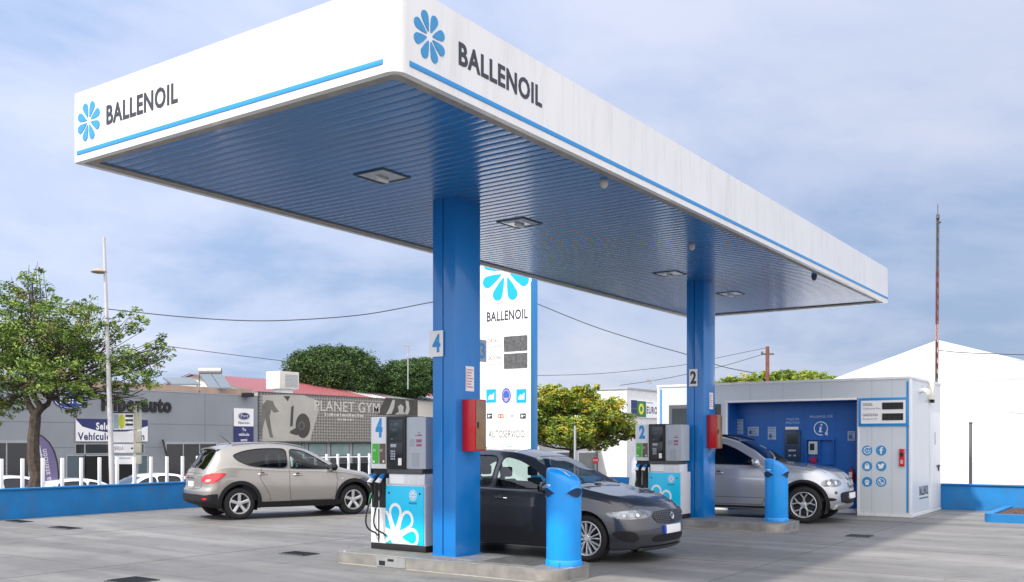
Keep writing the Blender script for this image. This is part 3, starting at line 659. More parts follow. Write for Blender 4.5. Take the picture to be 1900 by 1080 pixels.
x0, x1, z0, z1 = rz(1457,775,1485,780); m = MB(MR); text_mb(m, 'PAGO EN', (x0+x1)/2, z0, .055, .30, bold=.006, align='C'); m.build('lettering', PT, kio); m = MB(MR); text_mb(m, 'EFECTIVO', (x0+x1)/2, z0-.085, .055, .34, bold=.006, align='C'); m.build('lettering', PT, kio)
x0, x1, z0, z1 = rz(1503,770,1545,775); m = MB(MR); text_mb(m, 'BALLENOIL EYE', (x0+x1)/2, z0, .055, x1-x0, bold=.006, align='C'); m.build('lettering', PT, kio)
yc, zc = onx(1523, 795, XR); m = MB(MR); m.ring(-yc, zc, .145, .165, 0, .004, a0=R(-50), a1=R(285)); m.poly([(-yc+.09,zc-.135),(-yc+.17,zc-.17),(-yc+.16,zc-.15),(-yc+.155,zc-.07),(-yc+.135,zc-.075),(-yc+.135,zc-.14),(-yc+.1,zc-.125)], 0, .004)
m.disc(-yc+.015, zc+.085, .022, 0, .004); m.poly([(-yc-.04,zc+.035),(-yc+.025,zc+.04),(-yc+.0,zc-.07),(-yc+.035,zc-.06),(-yc+.03,zc-.085),(-yc-.03,zc-.095),(-yc-.045,zc-.075),(-yc-.022,zc+.02)], 0, .004); m.build('information_icon', WHITEP, kio)
x0, x1, z0, z1 = rz(1497,815,1549,862); m = MB(MR)
m.box(x0, x1, z1-.02, z1, 0, .10); m.box(x0, x0+.02, z0, z1-.02, 0, .10); m.box(x1-.02, x1, z0, z1-.02, 0, .10); m.box(x0+.02, x1-.02, z0, z0+.02, 0, .10); m.box(x0+.31, x0+.33, z0+.02, z1-.02, 0, .09)
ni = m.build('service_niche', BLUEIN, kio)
m = MB(MR); m.box(x0+.06, x0+.27, z1-.36, z1-.05, .0, .06); te = m.build('terminal', mat('pale_terminal', (.5,.56,.62), .4), ni, bevel=.006)
m = MB(MR); m.box(x0+.09, x0+.20, z1-.26, z1-.10, .0605, .064); m.build('screen', SCREEN, te)
m = MB(MR); m.disc(x0+.165, z0+.11, .085, .0, .05, ry=.07); m.build('red_button', mat('crimson_plastic', (.35,.01,.06), .4), ni)
# extinguisher standing by the jamb of the recess
t = thing('fire_extinguisher', 'small red fire extinguisher hung inside the blue recess beside the grey panel', 'extinguisher', (XR-.1, .72, .7))
yc, zt_ = onx(1580, 869, XR-.1); _, zb_ = onx(1580, 892, XR-.1)
m = MB(); m.lathe([(0,zb_),(.07,zb_),(.075,zb_+.02),(.075,zt_-.10),(.05,zt_-.05),(.025,zt_-.03),(.02,zt_),(0,zt_)], 20, (XR-.1, yc, 0)); m.build('cylinder', RED, t, smooth=True)
m = MB(); m.box(XR-.2, XR-.17, yc-.035, yc+.035, zb_+.08, zb_+.2); m.build('label', WHITEP, t)
m = MB(); m.tube([(XR-.1,yc,zt_),(XR-.16,yc-.03,zt_+.02),(XR-.19,yc-.07,zt_-.04),(XR-.17,yc-.09,zb_+.1)], .01, 6); m.build('hose', BLACK, t, smooth=True)
# price sign
MK = FM('-x', (KX, 0, 0))
ps = MB(MK); sx0, sx1, sz0, sz1 = -.47, .60, 2.0, 2.63
ps.box(sx0, sx1, sz0, sz1, 0, .03); pb = ps.build('price_sign', STRIPE, kio, bevel=.008)
m = MB(MK); m.box(sx0+.06, sx1-.06, sz0+.06, sz1-.06, .0305, .034); m.build('panel', WHITEP, pb)
m = MB(MK); m.box(sx0+.52, sx1-.11, 2.37, 2.52, .0345, .045); m.box(sx0+.52, sx1-.11, 2.13, 2.28, .0345, .045); m.build('display', BLACK, pb)
m = MB(MK)
for z in (2.39, 2.15):
    for k in range(4):
        for b2 in range(3): m.box(sx0+.56+.095*k, sx0+.615+.095*k, z+.01+.05*b2, z+.016+.05*b2, .0455, .0465)
m.build('dim_segments', mat('unlit_segments', (.06,.06,.065), .5), pb)
m = MB(MK); text_mb(m, 'DIESEL', sx0+.10, 2.455, .058, .22, bold=.012, d=.0345); text_mb(m, 'Carburante Plus', sx0+.10, 2.375, .04, .38, d=.0345); text_mb(m, 'GASOLINA', sx0+.10, 2.225, .058, .33, bold=.012, d=.0345); text_mb(m, 'Sin plomo 95', sx0+.10, 2.145, .04, .30, d=.0345); m.build('lettering', DGREY, pb)
# six round service icons
def icon(k, cx, cz):
    m = MB(MK); m.disc(cx, cz, .112, 0, .004, 36); o = m.build('icon_disc', LOGOBLUE, kio)
    m = MB(MK); d0, d1 = .0045, .006
    if k == 0: m.ring(cx, cz, .06, .076, d0, d1, a0=R(60), a1=R(380)); m.poly([(cx+.03,cz+.09),(cx+.075,cz+.07),(cx+.04,cz+.04)], d0, d1); text_mb(m, '24', cx, cz-.025, .05, .075, bold=.01, d=d0, align='C')
    elif k == 1: m.poly([(cx-.018,cz-.075),(cx+.012,cz-.075),(cx+.012,cz-.005),(cx+.036,cz-.005),(cx+.04,cz+.022),(cx+.012,cz+.022),(cx+.012,cz+.04),(cx+.02,cz+.05),(cx+.04,cz+.05),(cx+.04,cz+.076),(cx+.008,cz+.076),(cx-.012,cz+.062),(cx-.018,cz+.042),(cx-.018,cz+.022),(cx-.036,cz+.022),(cx-.036,cz-.005),(cx-.018,cz-.005)], d0, d1)
    elif k == 2: m.poly(rrect(cx-.05,cx+.05,cz-.065,cz+.02,.015,4), d0, d1); m.ring(cx, cz+.02, .025, .042, d0, d1, a0=0, a1=math.pi)
    elif k == 3: m.poly([(cx-.075,cz-.05),(cx-.03,cz-.055),(cx+.02,cz-.05),(cx+.05,cz-.01),(cx+.056,cz+.03),(cx+.078,cz+.05),(cx+.055,cz+.052),(cx+.035,cz+.062),(cx+.01,cz+.055),(cx+.0,cz+.03),(cx-.03,cz+.035),(cx-.066,cz+.06),(cx-.062,cz+.03),(cx-.07,cz+.012),(cx-.05,cz-.008),(cx-.055,cz-.018),(cx-.035,cz-.035)], d0, d1)
    elif k == 4: m.poly(rrect(cx-.036,cx+.036,cz-.07,cz-.02,.01,4), d0, d1); m.ring(cx, cz-.005, .02, .05, d0, d1, a0=0, a1=math.pi); m.box(cx-.05, cx+.05, cz-.016, cz-.006, d0, d1)
    else: m.ring(cx, cz, .066, .078, d0, d1); m.tube([], .01) if False else m.poly([(cx-.04,cz+.045),(cx-.015,cz+.045),(cx-.01,cz+.018),(cx-.018,cz+.008),(cx+.008,cz-.02),(cx+.02,cz-.012),(cx+.045,cz-.015),(cx+.045,cz-.04),(cx+.02,cz-.05),(cx-.02,cz-.02),(cx-.045,cz+.02)], d0, d1)
    m.build('icon_symbol', WHITEP, o)
k = 0
for py in (836, 865, 894):
    for px in (1609, 1635):
        y, z = onx(px, py, KX); icon(k, -y, z); k += 1
y, z = onx(1674, 849, KX); m = MB(MK); m.box(-y-.055, -y+.055, z-.19, z+.19, 0, .05); s = m.build('alarm_box', RED, kio, bevel=.01)
m = MB(MK); m.box(-y-.035, -y+.035, z+.02, z+.11, .0505, .056); m.disc(-y, z+.14, .014, .0505, .056, 10); m.build('dark_panel', BLACK, s)
m = MB(MK); m.box(-y-.03, -y+.03, z-.14, z-.05, .0505, .054); m.build('print', mat('pink_print', (.7,.35,.38), .5), s)
# end wall towards the street side
MY = FM('-y', (0, KY, 0))
def ky(px, py): return ony(px, py, KY)
xa, _ = ky(1725, 800); m = MB(MY); m.box(xa, KX2-.03, .08, 2.35, 0, .012); dr = m.build('door', WHITE2, kio, bevel=.003)
m = MB(MY); m.box(KX2-.35, KX2-.27, .95, 1.10, .0125, .03); m.box(KX2-.55, KX2-.28, 1.05, 1.085, .03, .05); m.build('handle', BLACK, dr)
xm, zm = ky(1734, 810); m = MB(MY); m.box(xm-.06, xm+.06, zm-.2, zm+.1, .0125, .014); m.build('sticker', GREY, dr)
xm, zm = ky(1707, 727); m = MB(); m.tube([(xm, KY, zm+.02), (xm, KY-.10, zm+.03), (xm-.12, KY-.2, zm-.02)], [.05,.055,.06], 14); c = m.build('bullet_camera', WHITEP, kio, smooth=True)
xm, zm = ky(1724, 726); m = MB(MY); m.box(xm-.13, xm+.10, zm-.2, zm+.22, 0, .12); c = m.build('alarm_siren', mat('cream_box', (.72,.70,.64), .4), kio, bevel=.01)
m = MB(MY); m.box(xm-.02, xm+.11, zm-.27, zm-.2, .02, .10); m.build('sensor', BLACK, c)
xa, za = ky(1706, 936); xb, zb = ky(1722, 936); m = MB(MY); text_mb(m, 'BALLENOIL', xa, .45, .19, xb-xa, bold=.03, d=.001); m.box(xa, xb, .36, .385, .001, .003); m.build('lettering', CHAR, kio)
# office window at the lit end of the front
ya, zt_ = onx(1242, 752, KX); m = MB(MK); m.box(-ya, -3.75, .65, zt_, 0, .03); wf = m.build('window', DGREY, kio, bevel=.006)
m = MB(MK); m.box(-ya+.09, -3.84, .74, zt_-.09, .0305, .034); m.build('pane', mat('reflecting_window', (.025,.035,.04), .25, spec=.5, var=.4, vscale=1.5), wf)

# ------------------------------------------------------------------ price totem
TX = 14.6; ty1 = 8.32; ty0 = 10.25; TZ = 7.6
tot = thing('price_totem', 'tall white price totem with blue edge, flower emblem and fuel price displays', 'totem sign', (TX+.17, 9.3, 0))
WTOT = mat('totem_white_face', (.83,.83,.83), .3, coat=.2)
m = MB(); m.box(TX, TX+.32, ty1, ty0, 0, TZ); m.build('body', STRIPE, tot, bevel=.01)
m = MB(FM('-x', (TX,0,0))); m.box(-ty0+.01, -ty1-.0, .3, TZ-.1, .0, .014); m.build('face', WTOT, tot)
MT = FM('-x', (TX-.0145, 0, 0))
def tt(px, py): y, z = onx(px, py, TX); return -y, z
fx, fz = tt(940, 505)
m = MB(MT); flower(m, fx, fz, .86, 0, .016, k=1.25, a0=R(-90+20), wd=.25, r0=.1); m.disc(fx, fz, .33, 0, .015); m.build('emblem_base', WTOT, tot)
m = MB(MT); flower(m, fx, fz, .79, .0195, .024, k=.93, a0=R(-90+20)); m.build('emblem', mat('totem_cyan', (.0,.38,.85), .35), tot)
xa, za = tt(904, 597); xb, zb = tt(980, 590); m = MB(MT); text_mb(m, 'BALLENOIL', xa, (za+zb)/2-.0, .245, xb-xa, bold=.022, d=0, ex=.004); m.build('lettering', CHAR, tot)
m = MB(MT)
for py in (612, 790): z = tt(940, py)[1]; m.box(-ty0+.05, -ty1-.03, z-.006, z+.006, 0, .002)
m.build('divider', GREY, tot)
for (y0_, y1_) in ((625, 651), (657, 683)):
    xa, za = tt(936, y0_); xb, _ = tt(979, y0_); _, zb = tt(957, y1_); m = MB(MT); m.box(xa, xb, zb, za, 0, .02); s = m.build('price_display', mat('grey_led_panel', (.10,.105,.11), .55, var=.6, vscale=14), tot)
    m = MB(MT); text_mb(m, 'DIESEL' if y0_ == 625 else 'GASOLINA', tt(905, 0)[0], za-.13, .10, .36 if y0_ == 625 else .44, bold=.01); text_mb(m, 'Carburante Plus' if y0_ == 625 else 'Sin plomo 95', tt(905, 0)[0], za-.27, .065, .44); m.build('lettering', DGREY, tot)
TC = mat('totem_square_cyan', (.0,.36,.72), .4)
for px in (912, 968):
    x, z = tt(px, 734); m = MB(MT); m.box(x-.16, x+.16, z-.19, z+.17, 0, .004); s = m.build('service_square', TC, tot)
    m = MB(MT); m.poly([(x-.1,z-.05),(x-.02,z+.03),(x+.02,z-.0),(x+.1,z+.08),(x+.09,z-.06)], .0045, .006); m.box(x-.1, x+.1, z-.10, z-.075, .0045, .006); m.build('service_symbol', WHITEP, s)
x, z = tt(940, 734); m = MB(MT); m.disc(x, z, .15, 0, .004, ry=.2); s = m.build('round_badge', mat('badge_blue', (.03,.12,.45), .4), tot)
m = MB(MT); m.ring(x, z, .10, .12, .0045, .006, ry=1.3); m.box(x-.09, x+.09, z-.12, z-.06, .0045, .006); m.build('badge_ring', mat('badge_pink', (.5,.3,.45), .5), s)
for i, (px, c_) in enumerate(((909, CHAR), (930, mat('card_orange', (.7,.15,.05), .5)), (950, GREY), (971, CHAR))):
    x, z = tt(px, 772)
    m = MB(MT)
    if i == 1: m.ring(x-.04, z, .03, .06, 0, .003); m.ring(x+.04, z, .03, .06, 0, .003)
    elif i == 2: m.poly([(x-.07,z+.07),(x-.05,z+.07),(x-.03,z-.03),(x+.06,z-.03),(x+.07,z+.04),(x-.04,z+.04)], 0, .003); m.disc(x-.02, z-.06, .014, 0, .003, 8); m.disc(x+.04, z-.06, .014, 0, .003, 8)
    else: m.box(x-.09, x+.09, z-.07, z+.07, 0, .003)
    s = m.build('card_mark', c_, tot)
    if i in (0, 3): m = MB(MT); m.box(x-.05, x+.0, z-.03, z+.03, .0035, .005); m.box(x+.02, x+.06, z-.0, z+.02, .0035, .005); m.build('card_symbol', WHITEP, s)
xa, za = tt(907, 812); xb, zb = tt(974, 810); m = MB(MT); text_mb(m, 'AUTOSERVICIO', xa, za, .19, xb-xa, bold=.004); m.build('lettering', DGREY, tot)
xa, za = tt(933, 828); m = MB(MT); m.ring(xa, za, .03, .05, 0, .003); m.box(xa+.12, xa+.34, za-.015, za+.015, 0, .002); m.build('small_mark', mat('pale_teal', (.25,.45,.5), .5), tot)
# ------------------------------------------------------------------ boundary walls
GZ = -1.0                                     # level of the street beyond the forecourt
bw = thing('boundary_wall', 'low bright blue wall topped by white picket posts along the left side', 'wall', (4, 15.1, 0))
m = MB(); m.box(-16, 19.2, 15.0, 15.22, GZ, .62); m.build('masonry', BLUEWALL, bw, bevel=.012)
m = MB(); m.box(-16, 19.2, 14.97, 15.25, .62, .655); m.build('coping', BLUEWALL, bw, bevel=.008)
x = -3.2; k = 0
while x < 19.1:
    m = MB(); m.box(x-.034, x+.034, 15.08, 15.13, .655, 1.29); m.build('picket', WHITEP, bw, bevel=.008); x += .4525; k += 1
m = MB(); m.box(9.6, 19.1, 15.145, 15.175, 1.18, 1.22); m.build('rail', WHITEP, bw)
bw2 = thing('boundary_wall', 'low blue wall at the far right between kiosk and white tent', 'wall', (19.3, -10, 0))
m = MB(); m.box(19.24, 19.46, -30, -.64, GZ, .60); m.build('masonry', BLUEWALL, bw2, bevel=.012)
m = MB(); m.box(19.2, 19.5, -30, -.64, .60, .63); m.build('coping', BLUEWALL, bw2, bevel=.008)
bw3 = thing('boundary_wall', 'short stretch of blue wall seen between the dark car and the far fuel pump', 'wall', (19.3, 9, 0))
m = MB(); m.box(19.24, 19.46, 5.5, 14.98, GZ, .60); m.build('masonry', BLUEWALL, bw3, bevel=.012)
# grey post by the tent
t = thing('metal_post', 'thin dark grey post standing behind the right blue wall before the white tent', 'post', (19.7, -1.6, 0))
p = pY(1801, 900, 24.4); p.z = 0; m = MB(); m.tube([(p.x,p.y,GZ),(p.x,p.y,pY(1801,786,24.4).z)], .042, 10); m.build('shaft', mat('weathered_grey_post', (.13,.13,.15), .6), t)
m = MB(); m.lathe([(.0,0),(.05,0),(.05,.03),(.0,.045)], 12, (p.x, p.y, pY(1801,786,24.4).z)); m.build('cap', DGREY, t)
# planter
pt = [pY(px, py, FPX*EYE/(py-HY)) for px, py in ((1825,968),(1870,953),(1960,962),(1960,990),(1900,981))]
t = thing('planter_bed', 'blue kerbed planting bed of brown gravel at the right edge', 'planter', (pt[0].x, pt[0].y, 0))
P0 = pt[0]; bx0, bx1, by0, by1 = P0.x-.1, P0.x+3.0, P0.y-6, P0.y
m = MB(); m.add(*ringprism(bx0, bx1, by0, by1, .25, .16, 0.0, .17)); m.build('kerb', BLUEWALL, t, smooth=True)
GRAV = mat('brown_gravel', (.11,.06,.045), .9, var=.6, vscale=30, bump=1.0, bscale=60)
m = MB(); m.poly(rrect(bx0+.15, bx1-.15, by0+.15, by1-.15, .15, 4), 0.0, .13); gb = m.build('gravel', GRAV, t)
m = MB()
rs = random.Random(4)
for i in range(1400):
    x, y, s_ = rs.uniform(bx0+.2, bx1-.2), rs.uniform(by0+.2, by1-.2), rs.uniform(.012, .035); z = .13; a = rs.random()*6
    q = [(x+s_*math.cos(a+k*2.1), y+s_*math.sin(a+k*2.1), z) for k in range(3)]; m.add(q+[(x+rs.uniform(-.3,.3)*s_, y, z+s_*.8)], [(0,1,3),(1,2,3),(2,0,3)])
m.build('gravel_stones', GRAV, t, kind='stuff')

# ------------------------------------------------------------------ white tent
TW = streaks(mat('white_tent_fabric', (.74,.74,.73), .6, var=.03, vscale=.3, bump=.5, bscale=.8), .5, .15, 1.2, .5, .9, (.45,.45,.45))
pk = pY(1740, 631, 33.0); lf = pY(1540, 706, 33.0)
t = thing('event_tent', 'huge white fabric marquee with a pitched roof behind the kiosk', 'tent', (pk.x, pk.y, GZ))
# gable across the view, leaning a little away to the right
A = pY(1490, 724, 33.6); B = pY(1740, 631, 33.0); C_ = pY(2080, 712, 30.5); Dv = Vector((UX*.55+UY*.85, -.85*UX*0-UX*.8+UY*.25, 0)).normalized()*34
dv = Vector((.93, .37, 0)).normalized()*26
def at(v, z): return (v.x, v.y, z)
m = MB(); m.add([at(A,GZ), at(C_,GZ), at(C_,C_.z), at(B,B.z), at(A,A.z), at(A+dv,GZ), at(C_+dv,GZ), at(C_+dv,C_.z), at(B+dv,B.z), at(A+dv,A.z)],
   [(0,1,2,3,4), (5,9,8,7,6), (4,3,8,9), (3,2,7,8), (1,6,7,2), (0,4,9,5)])
m.build('canvas', TW, t)
n_ = (C_-A); n_.z = 0; nrm = Vector((-n_.y, n_.x, 0)).normalized(); 
if (Vector((CAMX, CAMY, 0))-Vector((A.x, A.y, 0))).dot(nrm) < 0: nrm = -nrm
m = MB()
ROPE = mat('grey_rope', (.42,.42,.44), .6)
def seam(p0, p1, Y, r=.02): 
    a, b = pY(*p0, Y), pY(*p1, Y-1.0); return [a+nrm*.12, b+nrm*.12]
def ongable(px, py, off=.02):
    C0 = Vector((CAMX, CAMY, EYE)); d = pY(px, py, 1.0)-C0; q = nrm.dot(Vector((A.x, A.y, 0))-C0)/nrm.dot(d); return C0+d*q+nrm*off
m.tube([ongable(1742,653), ongable(1960,676)], .016, 6); m.build('ridge_rope', ROPE, t)
m = MB(); m.tube([ongable(1746,752), ongable(1960,774)], .018, 6); m.build('eave_rope', ROPE, t)
m = MB(); m.tube([ongable(1746,792,.004), ongable(1960,800,.004)], .008, 6); m.build('wall_seam', mat('pale_seam', (.7,.7,.7), .6), t)
# lattice mast
t = thing('radio_mast', 'slim red and white lattice mast rising behind the kiosk corner', 'mast', (0,0,0))
b0 = pY(1737, 840, 28.5); tp = pY(1740, 392, 28.5); MRED = mat('faded_mast_red', (.17,.055,.05), .6, var=.3); MDK = mat('dark_mast_steel', (.09,.08,.09), .6); MWH = mat('faded_mast_white', (.40,.26,.25), .6)
def lattice(z0, z1, m_, nm, w_=.038):
    m = MB(); H = z1-z0; n = max(2, int(H/.28))
    f = lambda z: (b0.x+(tp.x-b0.x)*(z-b0.z)/(tp.z-b0.z), b0.y+(tp.y-b0.y)*(z-b0.z)/(tp.z-b0.z))
    cs = [(w_*math.cos(a), w_*math.sin(a)) for a in (0.3, 2.4, 4.5)]
    for c in cs: m.tube([(f(z0)[0]+c[0], f(z0)[1]+c[1], z0), (f(z1)[0]+c[0], f(z1)[1]+c[1], z1)], .015, 6)
    for i in range(n):
        za, zb = z0+H*i/n, z0+H*(i+1)/n
        for k in range(3):
            c, d = cs[k], cs[(k+1) % 3]; m.tube([(f(za)[0]+c[0], f(za)[1]+c[1], za), (f(zb)[0]+d[0], f(zb)[1]+d[1], zb)], .009, 5)
    m.build(nm, m_, t)
zt = lambda py: pY(1738, py, 28.5).z
lattice(GZ, zt(690), MDK, 'lower_section'); lattice(zt(690), zt(632), MRED, 'middle_section'); lattice(zt(632), zt(602), MWH, 'white_section'); lattice(zt(602), zt(500), MRED, 'upper_section'); lattice(zt(500), zt(398), MDK, 'top_section', .035)
m = MB(); q = pY(1740, 398, 28.5); m.tube([(q.x,q.y,q.z),(q.x,q.y,q.z+.3)], .012, 6); m.box(q.x-.06,q.x+.06,q.y-.04,q.y+.04,q.z-.12,q.z); m.tube([(q.x-.05,q.y,q.z-.25),(q.x+.1,q.y-.05,q.z-.22)], .03, 8); m.build('antenna', MDK, t)
place(t, (0,0,0))
# pole beyond the kiosk
def simple_pole(nm, lab, cat, px, py0, py1, Y, r, m_, arm=True, group=None):
    a, b = pY(px, py0, Y), pY(px, py1, Y); t = thing(nm, lab, cat, (a.x, a.y, GZ), group=group)
    m = MB(); m.tube([(a.x,a.y,GZ), (b.x,b.y,b.z)], [r*1.15, r*.85], 10); m.build('shaft', m_, t)
    if arm: m = MB(); m.tube([(b.x-.3*UX,b.y+.3*UY,b.z-.35),(b.x+.3*UX,b.y-.3*UY,b.z-.35)], r*.4, 6); m.lathe([(0,b.z-.36),(.05,b.z-.34),(.05,b.z-.25),(0,b.z-.22)], 8, (b.x-.25*UX, b.y+.25*UY, 0)); m.build('crossarm', DGREY, t)
    return t
simple_pole('utility_pole', 'rusty brown pole standing up behind the kiosk roof', 'pole', 1424, 700, 643, 45, .10, mat('rusty_pole', (.16,.06,.04), .8, var=.4))
simple_pole('metal_post', 'thin grey post in front of the yellow green tree', 'post', 1067, 860, 790, 34, .045, GREY, arm=False)

# ------------------------------------------------------------------ dealership building and gym
YF = 40.0
GW = mat('grey_render_wall', (.27,.29,.315), .8, var=.13, vscale=.35, bump=.15)
GWL = mat('light_grey_render', (.36,.38,.40), .75, var=.08)
TAN = mat('tan_parapet', (.38,.27,.21), .85, var=.15)
SHOWG = mat('showroom_glass', (.012,.014,.016), .08, spec=.9, var=.2, vscale=1)
NAVY = mat('navy_sign_print', (.022,.026,.13), .5)
MF = FM('-y', (0, YF, 0))
def F(px, py): return ony(px, py, YF)
def frect(px0, py0, px1, py1):
    xa, z1 = F(px0, py0); xb, z0 = F(px1, py1); _, z1b = F((px0+px1)/2, py0); _, z0b = F((px0+px1)/2, py1); return xa, xb, z0b, z1b
dl = thing('car_dealership', 'long grey flat roofed car dealership with dark showroom windows behind the left wall', 'building', (20, YF+4, GZ))
XE = F(478, 800)[0]; ztop = 4.38
m = MB(); m.box(-8, XE, YF, YF+14, GZ, ztop); m.build('wall', GW, dl)
m = MB(); m.box(-8, XE, YF+.5, YF+13, ztop, ztop+.42); m.build('parapet', TAN, dl)
m = MB(); m.box(-8, XE+.05, YF-.02, YF+.5, ztop, ztop+.05); m.build('coping', GWL, dl)
m = MB()
for zz in (1.35, 2.6): m.box(-8, XE, YF-.004, YF, zz, zz+.03)
for xx in (6, 11, 19.2, 28.9): m.box(xx, xx+.03, YF-.004, YF, GZ, ztop)
m.build('render_joint', mat('darker_joint', (.15,.165,.185), .8), dl)
# showroom windows
def window(px0, py0, px1, py1, bars=(), nm='window', fr=GWL, gl=SHOWG):
    x0, x1, z0, z1 = frect(px0, py0, px1, py1); z0 = min(z0, -.0)
    f = MB(MF); w_ = .10
    f.box(x0-w_, x1+w_, z1, z1+w_*1.3, 0, .05); f.box(x0-w_, x0, GZ, z1, 0, .05); f.box(x1, x1+w_, GZ, z1, 0, .05)
    for b in bars: xb = x0+(x1-x0)*b; f.box(xb-.03, xb+.03, GZ, z1, .01, .04)
    fo = f.build(nm, fr, dl); g_ = MB(MF); g_.box(x0, x1, GZ+.02, z1, .0, .012); g_.build('pane', gl, fo); return fo
window(-120, 822, 52, 900, (.5, .75)); window(-400, 822, -150, 900, (.3, .6)); window(308, 824, 400, 900, (.33, .66))
x0, x1, z0, z1 = frect(139, 823, 268, 842); m = MB(MF); m.box(x0, x1, z0, z1, 0, .03); tf = m.build('transom_window', GWL, dl)
for (a, b) in ((.01,.12),(.14,.48),(.50,.84),(.86,.98)): m = MB(MF); m.box(x0+(x1-x0)*a, x0+(x1-x0)*b, z0+.04, z1-.04, .0305, .034); m.build('pane', SHOWG, tf)
for (a, b, nm, mm) in ((124, 156, 'glass_door', mat('teal_door_glass', (.09,.13,.15), .15)), (158, 206, 'doorway', mat('dark_interior', (.008,.008,.009), .8)), (219, 245, 'doorway', MATS['dark_interior']), (256, 272, 'glass_door', MATS['teal_door_glass'])):
    x0, x1, z0, z1 = frect(a, 846, b, 900); m = MB(MF); m.box(x0, x1, GZ, z1, 0, .012); o = m.build(nm, mm, dl)
    m = MB(MF); m.box(x0-.06, x0, GZ, z1+.06, 0, .04); m.box(x1, x1+.06, GZ, z1+.06, 0, .04); m.box(x0, x1, z1, z1+.06, 0, .04); m.build('frame', GWL, o)
# banner over the entrance
x0, x1, z0, z1 = frect(139, 778, 272, 819); m = MB(MF); m.box(x0, x1, z0, z1, .05, .10); sg = m.build('entrance_banner', WHITEP, dl)
m = MB(MF); W_ = x1-x0; H_ = z1-z0; arc = [(x0, z1), (x1, z1), (x1, z1-.28*H_)]
for k in range(1, 12): a = k/12; arc.append((x1-W_*a, z1-H_*(.28+.32*math.sin(math.pi*min(1, a*1.02)))+ .04*H_*0))
arc.append((x0, z1-.05*H_)); m.poly(arc, .1005, .104); m.build('navy_arc', NAVY, sg)
m = MB(MF); xt, zt_ = F(176, 796); text_mb(m, 'Selección', xt, zt_-.02, .34, W_*.42, bold=.03, d=.1045); m.build('lettering', WHITEP, sg)
m = MB(MF); xt, zt_ = F(142, 815); text_mb(m, 'Vehículos ocasión', xt, zt_-.03, .36, W_*.93, bold=.03, d=.1005); m.build('lettering', NAVY, sg)
# oval emblem, name
def oval(cx, cz, a, b, parent, M, base, d=0.0, txt=True):
    m = MB(M); m.disc(cx, cz, a, d, d+.06, 40, ry=b); o = m.build('oval_emblem', base, parent)
    m = MB(M); k = .93; m.ring(cx, cz, a*.90, a*.94, d+.0605, d+.07, ry=b/a)
    text_mb(m, 'Ford', cx, cz-b*.36, b*.85, a*1.25, bold=.0, d=d+.0605, align='C')
    # slant the script
    m.v = [v if True else v for v in m.v]; m.build('script', WHITEP, o); return o
xo, zo = F(131, 743); xa, _ = F(98, 743); xb, _ = F(161, 743); oval((xa+xb)/2, zo, (xb-xa)/2, .42, dl, MF, mat('oval_blue', (.012,.05,.24), .35))
xa, za = F(188, 765); xb, zb = F(317, 762); m = MB(MF); text_mb(m, 'Hiperauto', xa, 3.30, .72, xb-xa, bold=.045, d=.0, ex=.08); m.build('lettering', BLACK, dl)
# hanging notice at the right end
x0, x1, z0, z1 = frect(433, 758, 469, 830); zm = F(451, 791)[1]; m = MB(MF); m.box(x0, x1, zm, z1, .03, .07); ns = m.build('upright_sign', WHITEP, dl)
m = MB(MF); m.box(x0, x1, z0-.3, zm, .03, .07); ns2 = m.build('navy_panel', NAVY, ns)
xc = (x0+x1)/2; oval(xc, F(451,772)[1], .40, .20, ns, MF, MATS['navy_sign_print'], .0705)
m = MB(MF); text_mb(m, 'Hiperauto', xc, F(451,786)[1]-.02, .15, .85, bold=.02, d=.0705, align='C'); m.build('lettering', NAVY, ns)
m = MB(MF)
for s_, py in (('Tu', 798), ('vehículo', 807), ('semi', 817), ('nuevo', 827)): text_mb(m, s_, xc, F(451,py)[1]-.05, .17, .8 if len(s_) > 5 else None, bold=.02, d=.0705, align='C')
m.build('lettering', WHITEP, ns2)
xf, zf = F(455, 733); m = MB(); m.box(xf-.35, xf+.25, YF-.5, YF-.1, zf-.12, zf+.12); m.box(xf-.03, xf+.03, YF-.15, YF, zf-.05, zf+.05); m.build('floodlight', BLACK, dl, bevel=.02)
m = MB(); xd, _ = F(300, 830); m.tube([(xd, YF-.1, F(300,816)[1]), (xd-.1, YF-.7, F(300,856)[1])], .05, 8); m.build('folded_awning', BLACK, dl)
# roof equipment
def solar(px0, px1, pyb, pyt, Y, lab):
    a = pY(px0, pyb, Y); b = pY(px1, pyb, Y); h = pY(px0, pyt, Y).z-a.z; t = thing('solar_water_heater', lab, 'solar heater', (a.x, a.y, a.z))
    ux = (b-a); ux.z = 0; L_ = ux.length; ux.normalize(); back = Vector((-ux.y, ux.x, 0))
    for k in range(2):
        p0 = a+ux*(L_*(.35+.33*k)); p1 = p0+ux*(L_*.30); q0 = a+ux*(L_*(.0+.33*k))+back*.5; q1 = q0+ux*(L_*.30)
        m = MB(); m.add([(p0.x,p0.y,a.z),(p1.x,p1.y,a.z),(q1.x,q1.y,a.z+h*.8),(q0.x,q0.y,a.z+h*.8),(p0.x,p0.y,a.z-.08),(p1.x,p1.y,a.z-.08),(q1.x,q1.y,a.z+h*.8-.08),(q0.x,q0.y,a.z+h*.8-.08)], [(0,1,2,3),(7,6,5,4),(0,4,5,1),(1,5,6,2),(2,6,7,3),(3,7,4,0)]); m.build('collector', mat('solar_collector', (.10,.14,.19), .2, coat=.4), t)
    c0 = a+back*.55; c1 = c0+ux*(L_*.62); m = MB(); zz = a.z+h*.9; m.tube([(c0.x,c0.y,zz),(c1.x,c1.y,zz)], h*.16, 14); m.build('tank', STEEL, t)
    
    for c_ in (c0, c1): m = MB(); m.tube([(c_.x,c_.y,zz),(c_.x,c_.y,a.z-.1)], .03, 6); m.build('stand', DGREY, t)
